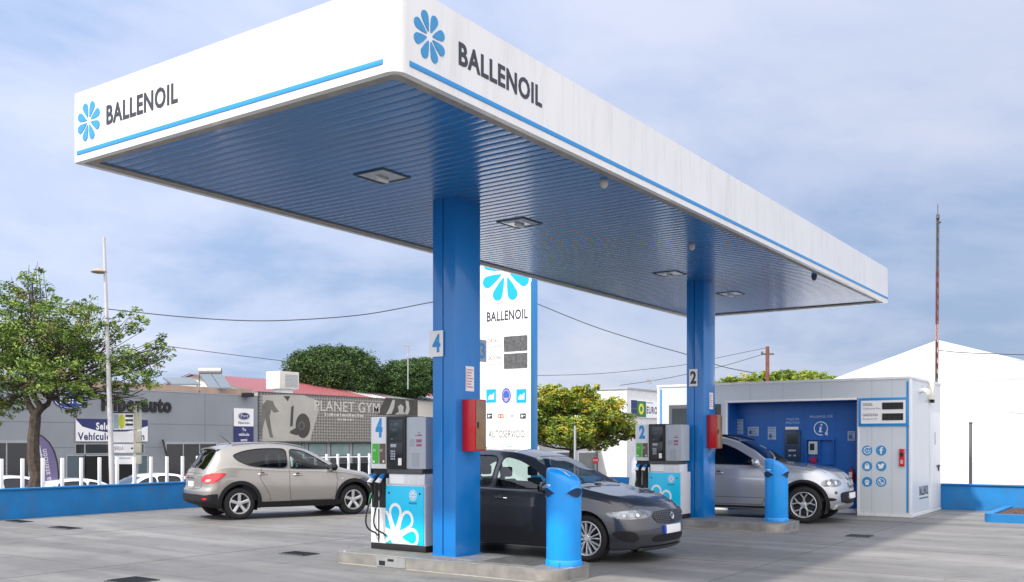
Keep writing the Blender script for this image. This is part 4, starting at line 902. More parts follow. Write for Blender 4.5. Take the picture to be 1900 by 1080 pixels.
solar(364, 431, 719, 683, 56, 'solar water heater with silver tank on the grey building roof')
a = pY(320, 712, 55); b = pY(372, 712, 55); t = thing('rooftop_solar_array', 'low dark solar panel on the grey building roof left of the tank', 'solar panel', (a.x, a.y, a.z))
m = MB(); m.add([(a.x,a.y,a.z),(b.x,b.y,b.z),(b.x-.2,b.y+.6,b.z+.38),(a.x-.2,a.y+.6,a.z+.38),(a.x,a.y,a.z-.1),(b.x,b.y,b.z-.1),(b.x-.2,b.y+.6,b.z+.28),(a.x-.2,a.y+.6,a.z+.28)], [(0,1,2,3),(7,6,5,4),(0,4,5,1),(1,5,6,2),(2,6,7,3),(3,7,4,0)]); m.build('panel', MATS['solar_collector'], t)

for c_ in (a, b): m = MB(); m.tube([(c_.x,c_.y,c_.z-.6),(c_.x-.1,c_.y+.3,c_.z+.1)], .04, 6); m.build('stand', DGREY, t)

gy = thing('gym_building', 'gym with a grey photographic mural band over pale teal windows', 'building', (40, YF+5, GZ))
x0 = XE+.02; x1 = F(775, 780)[0]; zb = 1.66; zt_ = 4.62
m = MB(); m.box(x0, x1+14, YF+.3, YF+12, GZ, 3.3); m.build('wall', GWL, gy)
MUR = bpy.data.materials.new('mural_perforated_grey'); MUR.use_nodes = True
t_ = MUR.node_tree; bb = t_.nodes['Principled BSDF']; bb.inputs['Roughness'].default_value = .7
tx_ = t_.nodes.new('ShaderNodeTexCoord'); vo = t_.nodes.new('ShaderNodeTexVoronoi'); vo.inputs['Scale'].default_value = 4.2; vo.inputs['Randomness'].default_value = .12
mp_ = t_.nodes.new('ShaderNodeMapping'); mp_.inputs['Scale'].default_value = (1, 0.001, 1.25); t_.links.new(tx_.outputs['Object'], mp_.inputs[0]); t_.links.new(mp_.outputs[0], vo.inputs['Vector'])
rp = t_.nodes.new('ShaderNodeValToRGB'); rp.color_ramp.elements[0].position = .25; rp.color_ramp.elements[1].position = .5; rp.color_ramp.elements[0].color = (.12,.112,.10,1); rp.color_ramp.elements[1].color = (.31,.30,.27,1)
t_.links.new(vo.outputs['Distance'], rp.inputs[0]); t_.links.new(rp.outputs[0], bb.inputs['Base Color'])
m = MB(); m.box(x0, x1, YF, YF+.35, zb, zt_); mu = m.build('mural_panel', MUR, gy)
m = MB(MF); m.box(x0, x1, zb-.06, zb, 0, .03); m.box(x0, x1, zt_, zt_+.06, -.3, .03); m.box(x0, x0+.08, zb, zt_, .0, .02); m.build('panel_frame', DGREY, gy)
ML = mat('mural_pale', (.45,.435,.39), .7, var=.12, vscale=.8); MD = mat('mural_dark', (.07,.065,.058), .7, var=.3, vscale=1.2); MM = mat('mural_mid', (.17,.16,.14), .7, var=.3, vscale=1.2)
def mp(*pts): return [F(px, py) for px, py in pts]
# mural artwork: pale backdrop, an athlete bending over a round weight, raised arms at the far end
m = MB(MF); m.poly(mp((487,733),(560,732),(585,742),(592,760),(580,800),(575,818),(487,819)), .003, .006)
m.poly(mp((540,738),(562,752),(572,770),(570,790),(556,806),(545,790),(538,765)), .0065, .008); m.build('backdrop', ML, mu)
m = MB(MF); m.poly(mp((486,752),(495,742),(506,744),(510,754),(518,764),(508,766),(503,760),(500,774),(504,800),(507,812),(501,812),(496,792),(492,776),(486,800),(485,815),(482,800),(483,775)), .0085, .010); m.build('athlete_shape', MM, mu)
m = MB(MF); cx, cz = F(562, 790); m.disc(cx, cz, .62, .0085, .011, 28, ry=.78); m.poly(mp((538,800),(552,792),(560,800),(550,808),(538,804)), .0085, .010); m.poly(mp((540,755),(545,752),(543,790),(538,792)), .0085, .010); m.poly(mp((526,735),(538,735),(534,745)), .0085, .010); m.build('round_weight', MD, mu)
m = MB(MF); cx, cz = F(559, 790); m.ring(cx, cz, .20, .26, .0115, .013); m.build('weight_detail', MM, mu)
m = MB(MF); m.poly(mp((715,738),(775,742),(775,772),(700,770)), .003, .006); m.build('dark_backdrop', MD, mu)
m = MB(MF); m.poly(mp((728,742),(733,742),(731,756),(726,768),(716,769),(722,758)), .0065, .008); m.poly(mp((752,743),(758,744),(760,760),(757,769),(750,769),(754,757)), .0065, .008); m.poly(mp((738,754),(744,750),(749,755),(748,763),(752,769),(732,769),(740,764)), .0065, .008); m.build('raised_arms', ML, mu)
m = MB(MF); xa, za = F(583, 761); xb, _ = F(704, 762); text_mb(m, 'PLANET GYM', xa, za-.03, .66, xb-xa, bold=.006, d=.0085, ex=.01); m.build('lettering', mat('mural_letters', (.55,.53,.48), .6), mu)
m = MB(MF)
xa, za = F(602, 770); 
for i, ww in enumerate((.12, .05, .09, .2, .14, .22, .1, .3, .12, .2, .24, .1, .16, .3)): m.box(xa, xa+ww*1.1, za-.05, za+.14-(.05 if i % 3 else 0), .007, .009); xa += ww*1.1+.08
xa, za = F(626, 779)
for ww in (.2,.1,.3,.12,.2,.1): m.box(xa, xa+ww, za-.04, za+.09, .007, .009); xa += ww+.1
m.build('small_writing', MATS['mural_letters'], mu)
# windows under the mural
for (a, b) in ((458,487),(491,524),(527,561),(565,572),(578,612),(619,654),(660,694),(700,730)):
    x_0, x_1 = F(a, 830)[0], F(b, 830)[0]; m = MB(FM('-y', (0, YF+.3, 0))); m.box(x_0, x_1, .25, 1.58, 0, .03); wf = m.build('window', DGREY, gy)
    m = MB(FM('-y', (0, YF+.3, 0))); m.box(x_0+.05, x_1-.05, .75, 1.54, .0305, .036); m.build('pane', mat('teal_gym_glass', (.26,.36,.35), .15, var=.15, vscale=.7), wf)
m = MB(FM('-y', (0, YF+.3, 0))); m.box(x0, x1, GZ, .22, 0, .02); m.build('dark_base', MATS['dark_interior'], gy)

# warehouses with ridged roofs
PINK = mat('faded_red_metal_roof', (.42,.13,.135), .55, var=.15, vscale=1.5); GRF = mat('grey_metal_roof', (.34,.36,.38), .45, var=.15, vscale=1.2); WRF = mat('white_roof_sheet', (.7,.7,.68), .5)
def warehouse(lab, Y0, pl, pr, pts_z, segs):
    pass
yw = 47.0
def W(px, py, y=yw): return ony(px, py, y)
wh = thing('warehouse', 'warehouse with a faded red and grey corrugated gable roof behind the gym', 'building', (45, 52, GZ))
xl = W(480, 720)[0]; xr = W(900, 740)[0]; ze = W(600, 728)[1]-.2
yr, zr = 54.0, ony(520, 706, 54.0)[1]
xg0 = xl
m = MB(); m.add([(xl,yw,GZ),(xr,yw,GZ),(xr,yw,ze),(xl,yw,ze),(xl,yw+14,GZ),(xl,yw+14,ze),(xl,yr,zr),(xr,yw+14,GZ),(xr,yw+14,ze),(xr,yr,zr)], [(0,1,2,3),(0,3,6,5,4),(1,7,8,9,2),(4,5,8,7)]); m.build('wall', mat('cream_wall', (.62,.58,.52), .8), wh)
def roofstrip(xa, xb, m_, nm):
    m = MB(); n = max(1, int((xb-xa)/.45)); e = .12
    for i in range(n):
        a = xa+(xb-xa)*i/n; b = xa+(xb-xa)*(i+1)/n; c = a+(b-a)*.3
        for (q0, q1, dz) in ((a, c, .07), (c, b, .02)):
            m.add([(q0,yw-.4,ze-.1+dz),(q1,yw-.4,ze-.1+dz),(q1,yr,zr+dz),(q0,yr,zr+dz),(q0,yw+14.4,ze-.1+dz),(q1,yw+14.4,ze-.1+dz)], [(0,1,2,3),(3,2,5,4)])
    m.build(nm, m_, wh)
xs = [xl-.4, ony(640,730,50)[0], ony(672,730,50)[0], ony(680,730,50)[0], ony(770,735,50)[0], ony(790,735,50)[0], xr]
for a, b, m_, nm in zip(xs[:-1], xs[1:], (PINK, WRF, PINK, GRF, WRF, PINK), ('red_roof', 'white_roof_strip', 'red_roof', 'grey_roof', 'white_roof_strip', 'red_roof')): roofstrip(a, b, m_, nm)
for px, py in ((597,709),(678,712),(746,717)):
    x_, z_ = ony(px, py, yr); t = thing('roof_vent', {597:'leftmost of three small white vents on the ridge of the red roof',678:'middle of three small white vents on the ridge of the red and grey roof',746:'rightmost of three small white vents on the roof ridge, near the antenna'}[px], 'roof vent', (x_, yr, zr+.1), group='roof vents on the warehouse ridge')
    m = MB(); m.lathe([(.0,zr-.02),(.24,zr-.02),(.2,zr+.45),(.0,zr+.45)], 14, (x_, yr, 0)); m.build('stack', WHITEP, t, smooth=True)
    m = MB(); m.lathe([(.0,zr+.45),(.34,zr+.47),(.36,zr+.62),(.18,zr+.82),(0,zr+.86)], 14, (x_, yr, 0)); m.build('cowl', WHITEP, t, smooth=True)
# evaporative cooler
x_a, z_b = F(521, 719); x_b, z_t = F(555, 692); yc = YF+2
x_a, z_b = ony(519, 721, yc); x_b, z_t = ony(555, 691, yc)
t = thing('rooftop_cooler', 'boxy cream evaporative cooler standing on a duct above the gym mural', 'air conditioner', (x_a, yc, 4.6))
m = MB(); m.box(x_a, x_b, yc, yc+1.3, z_b, z_t); hb = m.build('housing', mat('cooler_cream', (.66,.63,.56), .6, var=.12), t, bevel=.04)
m = MB(FM('-y', (0, yc, 0))); 
for i in range(9): zz = z_b+.15+(z_t-z_b-.3)*i/9; m.box(x_a+.45, x_b-.12, zz, zz+.05, 0, .02)
m.build('louvre', GREY, hb)
m = MB(); m.box(x_a+.35, x_b-.35, yc+.2, yc+1.0, 3.9, z_b); m.build('duct', WHITE2, t, bevel=.02)
# far right low houses
def block(lab, px0, px1, pyt, y, depth, m_, wins=(), nm='low_building', cat='building', roofm=None):
    xa, zt_ = ony(px0, pyt, y); xb, _ = ony(px1, pyt, y); t = thing(nm, lab, cat, ((xa+xb)/2, y+depth/2, GZ))
    m = MB(); m.box(xa, xb, y, y+depth, GZ, zt_); m.build('wall', m_, t)
    m = MB(); m.box(xa-.08, xb+.08, y-.08, y+depth, zt_, zt_+.1); m.build('coping', roofm or GWL, t)
    Mw = FM('-y', (0, y, 0))
    for (a, b, c, d) in wins:
        u0, w1 = ony(a, c, y); u1, _ = ony(b, c, y); _, w0 = ony((a+b)/2, d, y)
        m = MB(Mw); m.box(u0, u1, w0, w1, 0, .03); f_ = m.build('window', WHITE2, t); m = MB(Mw); m.box(u0+.06, u1-.06, w0+.06, w1-.06, .0305, .034); m.build('pane', mat('grey_window', (.09,.11,.115), .12, var=.2), f_)
    return t
block('low grey building with big windows behind the yellow green tree', 1000, 1166, 822, 24, 8, mat('pale_grey_wall', (.42,.44,.45), .8, var=.1), ((1072,1110,838,888),(1114,1158,832,892),(1020,1060,838,885)))
eb = block('white building carrying a blue, green and yellow sign at the far left of the kiosk', 1163, 1262, 722, 22, 8, mat('white_far_wall', (.66,.67,.69), .8, var=.1), ((1178,1196,862,885),(1236,1255,800,840)))
Me = FM('-y', (0, 22-.002, 0)); E0 = lambda px, py: ony(px, py, 22)
xa, zt_ = E0(1168, 742); xb, _ = E0(1222, 742); _, zb = E0(1190, 775)
m = MB(Me); m.box(xa, xb, zb, zt_, 0, .1); s = m.build('sign_board', WHITEP, eb)
xq, _ = E0(1179, 750); xr_, _ = E0(1196, 750); m = MB(Me); m.box(xa, xq, zb, zt_, .1005, .106); m.build('navy_field', NAVY, s)
m = MB(Me); m.box(xq, xr_, zb+.03, zt_-.03, .1005, .106); m.build('green_field', mat('sign_green', (.03,.17,.07), .5), s)
xm, zm = E0(1187, 759); m = MB(Me); m.ring(xm, zm, .17, .34, .1065, .11); m.build('yellow_emblem', mat('sign_yellow', (.72,.68,.03), .5), s)
m = MB(Me); xt, zt2 = E0(1197, 767); text_mb(m, 'EURO', xt, zt2, .42, E0(1217,760)[0]-xt, bold=.03, d=.1005); m.build('lettering', NAVY, s); m = MB(Me); m.box(xt, xt+.9, zt_-.12, zt_-.08, .1005, .103); m.build('small_line', NAVY, s)
xq2 = (xa+xq)/2; m = MB(Me); m.box(xa+.03, xq-.03, zm-.03, zm+.03, .107, .11); m.build('green_bar', MATS['sign_green'], s)
block('pale beige house peeping out beyond the yellow green tree', 1085, 1160, 738, 40, 8, mat('beige_house_wall', (.55,.50,.40), .8, var=.1), ((1128,1140,760,775),))
# antennas
def antenna(px, pyb, pyt, Y, lab):
    a, b = pY(px, pyb, Y), pY(px, pyt, Y); K = .45 if Y < 50 else 1.0; t = thing('tv_antenna', lab, 'antenna', (a.x, a.y, a.z), group='television antennas on roofs'); m = MB(); m.tube([a, b], .035, 8); m.build('mast', GREY, t)
    m = MB(); r_ = Vector((UY, -UX, 0)) * .0 + Vector((math.sin(.9), -math.cos(.9), 0))
    for k in range(4): c = b+Vector((0,0,-.12*k*K)); m.tube([c-r_*(.35-.03*k)*K, c+r_*(.35-.03*k)*K], .014, 5)
    m.tube([b+Vector((-.3,0,-.05)), b+Vector((.35,0,.05))], .014, 5)
    for q in (-.6,-.3,.3,.6): m.tube([b+r_*q*.6*K+Vector((0,0,-.15*K)), b+r_*q*.6*K+Vector((0,0,.18*K))], .012, 5)
    m.build('elements', GREY, t)
antenna(757, 722, 640, 62, 'thin rooftop antenna on a tall mast in front of the rounded pines')
antenna(1206, 722, 704, 42, 'small rooftop antenna on the white building with the coloured sign')

# ------------------------------------------------------------------ street furniture on the left
t = thing('street_lamp', 'tall slim grey street lamp leaning slightly with a small flat head', 'street lamp', (0,0,0))
a = pY(212, 905, 25.0); a.z = GZ; b = pY(193, 440, 25.0); LP = mat('galvanised_pole', (.50,.50,.50), .5, var=.1)
mid = a+(b-a)*.45
m = MB(); m.tube([a, a+(b-a)*.08, mid, b], [.085, .075, .062, .032], 14); m.build('pole', LP, t, smooth=True)
m = MB(); c = pY(196, 505, 25.0); l = Vector((-UY, UX, 0)); l = Vector((-UX, UY, 0)).normalized()
m.lathe([(.0,-.03),(.10,-.03),(.17,-.012),(.185,.01),(.16,.035),(.10,.075),(.035,.095),(.0,.10)], 24); 
for i, v in enumerate(m.v): m.v[i] = Vector((v.x*1.1, v.y*1.1, v.z))+c+l*.17
m.build('lamp_head', mat('lamp_head_tan', (.40,.30,.22), .5), t, smooth=True)
m = MB(); m.tube([c, c+l*.16], .02, 8); m.build('bracket', LP, t)
t = thing('direction_signpost', 'cream street signpost stacked with small advertising and direction boards', 'signpost', (0,0,0))
Ys = 26.0; sp = pY(250, 900, Ys); a = Vector((sp.x, sp.y, GZ)); CRM = mat('cream_signpost', (.56,.54,.42), .5)
r_ = Vector((UX*0+math.sin(math.atan2(UX,UY)), 0, 0)); rx = Vector((UX, -UY, 0)).normalized(); fw = Vector((-UY, -UX, 0)).normalized()
MS = Matrix(((rx.x, 0, fw.x, sp.x), (rx.y, 0, fw.y, sp.y), (0, 1, 0, 0), (0, 0, 0, 1)))
pxm = Ys/FPX
def sx(px): return (px-250)*pxm
def sz(py): return EYE+(HY-py)*pxm
m = MB(MS); m.box(sx(248), sx(253), GZ, sz(750), -.04, .04); m.box(sx(212), sx(216.5), GZ, sz(845), -.04, .04); m.build('post', CRM, t, bevel=.008)
rows = ((767,797,'ad_board'),(801,821,'white_board'),(824,840,'direction_board'),(846,861,'white_board'))
for (p0, p1, nm) in rows:
    m = MB(MS); m.box(sx(212), sx(250), sz(p1), sz(p0), .045, .075); bo = m.build(nm, WHITEP, t)
    m = MB(MS); m.box(sx(250.5), sx(262), sz(p1), sz(p0)+.02, -.05, .045); m.build('side_case', CRM, bo, bevel=.01)
    if nm == 'ad_board':
        m = MB(MS); m.box(sx(213), sx(222), sz(p1)+.03, sz(p0)-.03, .0755, .08); m.build('picture_field', mat('sky_print', (.35,.45,.50), .5), bo)
        m = MB(MS); m.disc(sx(228), (sz(p0)+sz(p1))/2, .085, .0755, .082, 20, ry=.19); m.build('yellow_oval', mat('lime_yellow', (.55,.60,.04), .5), bo)
        m = MB(MS)
        for q in range(3): m.box(sx(235), sx(249), sz(774+8*q), sz(770+8*q), .0755, .08)
        m.build('print', CHAR, bo)
        m = MB(MS); m.box(sx(212), sx(250), sz(p0), sz(p0)+.03, .045, .078); m.build('dark_edge', CHAR, bo)
    if nm == 'direction_board':
        m = MB(MS); text_mb(m, 'SEVILLA', sx(214), sz(835), .095, sx(231)-sx(214), d=.0755); m.disc(sx(247), sz(832), .03, .0755, .078, 10); m.build('lettering', CHAR, bo)
    if p0 == 846:
        m = MB(MS); m.box(sx(214), sx(244), sz(851), sz(849), .0755, .077); m.build('print', GREY, bo)
# teardrop banner
t = thing('feather_flag', 'purple teardrop advertising flag with pale writing beside the tree trunk', 'flag', (0,0,0))
Yb = 29.0; pxb = Yb/FPX; bp_ = pY(90, 900, Yb); MBn = Matrix(((rx.x, 0, fw.x, bp_.x), (rx.y, 0, fw.y, bp_.y), (0, 1, 0, 0), (0, 0, 0, 1)))
bx = lambda px: (px-90)*pxb; bz = lambda py: EYE+(HY-py)*pxb
outl = [(72,905),(70,860),(68,830),(62,812),(52,808),(60,804),(72,806),(84,814),(94,826),(101,842),(106,862),(108,885),(108,910)]
m = MB(MBn); m.poly([(bx(a), bz(b)) for a, b in outl], -.006, .006); fl = m.build('fabric', mat('purple_flag', (.105,.085,.20), .7, var=.2, vscale=2), t)
m = MB(MBn); pts = [(bx(108),GZ,0),(bx(108.5),bz(880),0),(bx(106.5),bz(858),0),(bx(101),bz(838),0),(bx(92),bz(822),0),(bx(80),bz(810),0),(bx(66),bz(803),0),(bx(52),bz(806),0)]; m.tube(pts, .022, 8); m.build('pole', BLACK, t)
m = MB(MBn @ Matrix.Translation((bx(84), bz(905), .007)) @ Matrix.Rotation(R(99), 4, 'Z')); text_mb(m, 'a la atención', 0, -.22, .17, 1.15, bold=.01); m.build('lettering', mat('pale_lilac_print', (.42,.42,.50), .6), fl)
m = MB(MBn @ Matrix.Translation((bx(74), bz(865), .007)) @ Matrix.Rotation(R(100), 4, 'Z')); m.box(0, .5, -.03, .0, 0, .003); m.box(.1,.62,-.12,-.08,0,.003); m.build('print', MATS['pale_lilac_print'], fl)
# round red sign
c = pY(1105, 854, 36); t = thing('stop_sign', 'small round red road sign seen above the dark car bonnet', 'road sign', (c.x, c.y, GZ))
Mx = Matrix(((rx.x, 0, fw.x, c.x), (rx.y, 0, fw.y, c.y), (0, 1, 0, c.z), (0, 0, 0, 1)))
m = MB(Mx); m.disc(0, 0, .135, 0, .01, 8); d = m.build('plate', REDS, t); m = MB(Mx); text_mb(m, 'STOP', 0, -.035, .07, .19, d=.0105, align='C', bold=.02); m.build('lettering', WHITEP, d)
m = MB(Mx); m.box(-.03, .03, GZ-c.z, .15, -.05, -.002); m.build('post', GREY, t)
# overhead cables
CAB = mat('black_cable', (.05,.055,.07), .7)
def cable(lab, pts, Y, r=.018):
    P = [pY(a, b, Y) for a, b in pts]; n = len(P)
    sp = []
    for i in range(n-1):
        p0, p1, p2, p3 = P[max(i-1,0)], P[i], P[i+1], P[min(i+2,n-1)]
        for k in range(6):
            q = k/6; sp.append(.5*((2*p1)+(p2-p0)*q+(2*p0-5*p1+4*p2-p3)*q*q+(3*p1-p0-3*p2+p3)*q**3))
    sp.append(P[-1]); m = MB(); m.tube(sp, r, 6); m.build('overhead_cable', CAB, None, loc=sp[0], label=lab, cat='cable', group='overhead cables')
cable('dark overhead cable sagging across the sky from the left tree to behind the near column', [(-60,540),(90,560),(205,574),(340,588),(460,595),(560,593),(680,583),(805,560),(880,548)], 50, .026)
cable('thin cable dropping from the left tree to the clipped pine', [(280,638),(330,645),(430,658),(528,670)], 60, .022)
cable('cable descending to the right from behind the totem to beyond the far column', [(960,548),(1000,565),(1100,605),(1200,637),(1275,658),(1340,680),(1400,692)], 50, .022)
cable('thin low cable from behind the totem up to the top of the rusty pole', [(990,697),(1100,694),(1200,685),(1275,676),(1350,660),(1424,645)], 55, .015)
cable('faint cable from the white sign building up to the rusty pole', [(1150,715),(1225,704),(1330,682),(1424,655)], 46, .014)
cable('cable leaving the mast to the right above the tent', [(1742,650),(1800,655),(1960,660)], 28, .012)

# ------------------------------------------------------------------ trees
LG = [mat('leaf_mid_green', (.12,.20,.025), .6), mat('leaf_light_green', (.21,.31,.05), .6), mat('leaf_dark_green', (.055,.11,.02), .6), mat('leaf_olive', (.19,.17,.04), .6)]
LY = [mat('leaf_yellow_green', (.20,.27,.025), .6), mat('leaf_yellow', (.38,.36,.03), .6), mat('leaf_green_b', (.10,.17,.02), .6), mat('leaf_gold', (.50,.38,.03), .6)]
LPn = [mat('pine_green', (.035,.085,.018), .7), mat('pine_dark', (.018,.045,.012), .7), mat('pine_light', (.07,.135,.028), .7), mat('pine_mid', (.045,.10,.02), .7)]
BARK = mat('rough_bark', (.085,.065,.05), .9, var=.5, vscale=7, bump=1.0, bscale=25)
def leafblob(m, rs, c, r, n, size, ry=None, up=0.3, bias=None):
    for i in range(n):
        d = Vector((rs.gauss(0,1), rs.gauss(0,1), rs.gauss(0,1))).normalized()*(rs.random()**.45)
        p = c+Vector((d.x*r.x, d.y*r.y, d.z*r.z)); s_ = size*rs.uniform(.6,1.3)
        a = Vector((rs.gauss(0,1), rs.gauss(0,1), rs.gauss(0,.6)+up*-.3)).normalized(); b = a.cross(Vector((rs.gauss(0,1), rs.gauss(0,1), rs.gauss(0,1)))).normalized()
        m.add([p-a*s_, p+b*s_*.42, p+a*s_, p-b*s_*.42], [(0,1,2,3)])
def branch(m, p0, p1, r0, r1, rs, n=5, wob=.08):
    pts = []; L_ = (p1-p0).length
    for i in range(n+1):
        q = i/n; p = p0.lerp(p1, q)
        if 0 < i < n: p += Vector((rs.gauss(0,1), rs.gauss(0,1), rs.gauss(0,.6)))*wob*L_
        pts.append(p)
    m.tube(pts, [r0+(r1-r0)*i/n for i in range(n+1)], 9); return pts
def tree(lab, base, trunk_top, crown, leaves, nleaf, size, r0, group=None, nm='leafy_tree', seed=1, fork=None, twigs=True, rt=None, tw=.05):
    rs = random.Random(seed); t = thing(nm, lab, 'tree', base, group=group)
    m = MB(); tp = branch(m, base, trunk_top, r0*1.25, rt or r0*.8, rs, 6, .02)
    hubs = []
    for fk in (fork or []): branch(m, trunk_top, fk, (rt or r0*.8)*.8, (rt or r0*.8)*.42, rs, 4, .04)
    for (c, r) in crown:
        f = rs.choice(fork) if fork else trunk_top; p1 = c-Vector((0,0,r.z*.3)); pts = branch(m, f, p1, (rt or r0*.8)*(.3 if fork else .42), .014, rs, 7, .05); hubs.append((p1, c, r))
        if twigs:
            for k in range(7):
                e = c+Vector((rs.uniform(-1,1)*r.x, rs.uniform(-1,1)*r.y, rs.uniform(-.4,1)*r.z))*.85; q = pts[rs.choice((2,3,4,5))]; branch(m, q, e, .018, .005, rs, 3, tw)
    m.build('trunk', BARK, t, smooth=True)
    cm = MB(); tot = sum(r.x*r.y*r.z for _, r in crown)
    for (c, r) in crown:
        n = int(nleaf*(r.x*r.y*r.z)/tot); k = max(8, n//40)
        for j in range(k):           # leaf clusters around twig ends, each with its own tint
            d = Vector((rs.gauss(0,1), rs.gauss(0,1), rs.gauss(0,1))).normalized()*(rs.random()**.38)
            cc = c+Vector((d.x*r.x, d.y*r.y, d.z*r.z)); cr_ = rs.uniform(.14,.34)*min(r.x, r.z)*1.1
            cm.cur = rs.choices(range(len(leaves)), (6,3,3,1))[0]
            leafblob(cm, rs, cc, Vector((cr_*1.25, cr_*1.25, cr_*.8)), n//k, size)
    cm.cur = 0; cm.build('crown', leaves, t); return t
V = Vector
# big tree at the left
Yt = 25.5; bs = pY(63, 900, Yt); bs.z = GZ; tt_ = pY(66, 772, Yt)
cr_ = []
for px, py, rx_, rz_, dy in ((60,545,.75,.55,0),(10,590,1.0,.8,.6),(130,600,.9,.7,-.5),(60,640,1.2,.8,.3),(-40,650,1.2,.9,0),(165,570,.35,.3,.3),(160,660,1.0,.8,.5),(230,600,.62,.42,-.2),(240,680,.9,.55,0),(290,640,.42,.38,.3),(90,700,1.0,.6,-.6),(10,710,.9,.6,.2),(170,730,.75,.45,0),(-20,760,.7,.5,.4),(265,715,.45,.35,-.3),(15,745,.5,.5,.3),(140,760,.35,.3,.2),(255,745,.25,.3,0),(310,655,.3,.25,0),(60,505,.3,.3,0),(110,660,.9,.8,1.0)):
    c = pY(px, py, Yt+dy); cr_.append((c, V((rx_, rx_*1.05, rz_))))
tree('large green leafy street tree with a forked trunk at the left edge', bs, tt_, cr_, LG, 44000, .047, .17, seed=5, nm='street_tree', fork=[pY(45,725,Yt), pY(92,742,Yt+.2), pY(66,700,Yt-.2)])
# yellow-green tree right of the totem
Yy = 36; bs = pY(1065, 880, Yy); bs.z = GZ; tt_ = pY(1062, 835, Yy)
cr_ = [(pY(px, py, Yy+dy), V((rx_, rx_, rz_))) for px, py, rx_, rz_, dy in ((1020,745,.8,.6,0),(1075,750,1.0,.62,.4),(1125,768,.85,.62,-.3),(1150,790,.7,.55,.2),(1172,805,.35,.3,.1),(1035,730,.5,.3,.3),(1090,728,.6,.3,.1),(1010,790,.8,.75,.3),(1060,800,1.0,.6,-.5),(1110,810,.8,.5,.4),(975,770,.7,.7,0),(970,810,.5,.4,0))]
tree('rounded yellow green tree between the totem and the far pump', bs, tt_, cr_, LY, 46000, .062, .13, seed=8, nm='yellow_green_tree', twigs=True)
# tree behind the kiosk
Yk = 46; bs = pY(1450, 800, Yk); bs.z = GZ
cr_ = [(pY(px, 714+dy_, Yk), V((rx_, 1.0, .62))) for px, rx_, dy_ in ((1372,.9,5),(1415,.9,1),(1460,1.0,-2),(1505,1.0,-1),(1540,.6,8),(1345,.5,12))]
tree('light green tree crown showing above the kiosk roof', bs, pY(1450, 750, Yk), cr_, [LY[0], LY[2], LY[0], LY[1]], 22000, .08, .15, seed=11, nm='light_green_tree', twigs=False)
# umbrella pines
def pine(lab, pxs, Yp, seed, pxt, pyb):
    bs = pY(pxt, 800, Yp); bs.z = GZ; cr_ = [(pY(a, b, Yp+d), V((r, r, rz_))) for a, b, r, rz_, d in pxs]
    tree(lab, bs, pY(pxt, pyb, Yp), cr_, LPn, 110000, .095, .35, group='clipped round pines behind the red roof', nm='umbrella_pine', seed=seed, twigs=False)
pine('large rounded dark green pine above the red roof, the bigger one', ((615,690,3.2,2.0,0),(568,690,1.9,1.7,-.5),(662,690,1.9,1.8,.4),(598,664,1.9,1.0,0),(640,664,1.9,1.0,0),(565,672,1.2,.9,0),(675,676,1.1,.9,0),(575,712,2.2,1.6,.5),(655,712,2.2,1.6,0)), 80, 21, 615, 715)
pine('smaller rounded dark green pine at the right, beside the near column', ((745,705,2.2,1.6,0),(790,700,2.6,1.6,0),(715,712,1.6,1.2,0),(775,682,1.8,.8,0),(835,700,2.2,1.6,0)), 82, 22, 770, 725)
# ------------------------------------------------------------------ cars
def lerp_tab(tab, s):
    if s <= tab[0][0]: return tab[0][1]
    if s >= tab[-1][0]: return tab[-1][1]
    n = len(tab)
    for i in range(n-1):
        if s <= tab[i+1][0]: break
    x0, y0 = tab[i]; x1, y1 = tab[i+1]
    def sl(a, b): return (tab[b][1]-tab[a][1])/(tab[b][0]-tab[a][0])
    d = sl(i, i+1); dm = sl(i-1, i) if i > 0 else d; dp = sl(i+1, i+2) if i+2 < n else d
    def lim(a, b):
        return 0.0 if a*b <= 0 else 2*a*b/(a+b)
    m0 = lim(dm, d) if i > 0 else d; m1 = lim(d, dp) if i+2 < n else d
    h = x1-x0; t = (s-x0)/h
    return (2*t**3-3*t**2+1)*y0+(t**3-2*t**2+t)*h*m0+(-2*t**3+3*t**2)*y1+(t**3-t**2)*h*m1
def chaikin(P, it=2):
    for _ in range(it):
        Q = [P[0]]
        for i in range(len(P)-1):
            a, b = P[i], P[i+1]; Q.append((a[0]*.75+b[0]*.25, a[1]*.75+b[1]*.25)); Q.append((a[0]*.25+b[0]*.75, a[1]*.25+b[1]*.75))
        Q.append(P[-1]); P = Q
    return P
def inpoly(x, y, P):
    r = False; n = len(P); j = n-1
    for i in range(n):
        xi, yi = P[i]; xj, yj = P[j]
        if (yi > y) != (yj > y) and x < (xj-xi)*(y-yi)/(yj-yi)+xi: r = not r
        j = i
    return r
def nearest(x, y, P):
    best = None; n = len(P)
    for i in range(n):
        ax, ay = P[i]; bx, by = P[(i+1) % n]; dx, dy = bx-ax, by-ay; L2 = dx*dx+dy*dy
        t = 0 if L2 == 0 else max(0, min(1, ((x-ax)*dx+(y-ay)*dy)/L2)); qx, qy = ax+t*dx, ay+t*dy; d = (qx-x)**2+(qy-y)**2
        if best is None or d < best[0]: best = (d, qx, qy)
    return best
def smoothpoly(P, it=2):
    for _ in range(it):
        Q = []
        n = len(P)
        for i in range(n):
            a, b = P[i], P[(i+1) % n]; Q.append((a[0]*.78+b[0]*.22, a[1]*.78+b[1]*.22)); Q.append((a[0]*.22+b[0]*.78, a[1]*.22+b[1]*.78))
        P = Q
    return P
TYRE = mat('tyre_rubber', (.012,.012,.013), .7, var=.2, vscale=10)
ALLOY = mat('silver_alloy', (.60,.61,.63), .3, metal=.5)
BRAKE = mat('dark_brake_metal', (.03,.03,.032), .5, metal=.3)  # dark metal of the brake discs behind the spokes
PLAST = mat('textured_black_plastic', (.013,.013,.015), .7, spec=.3)
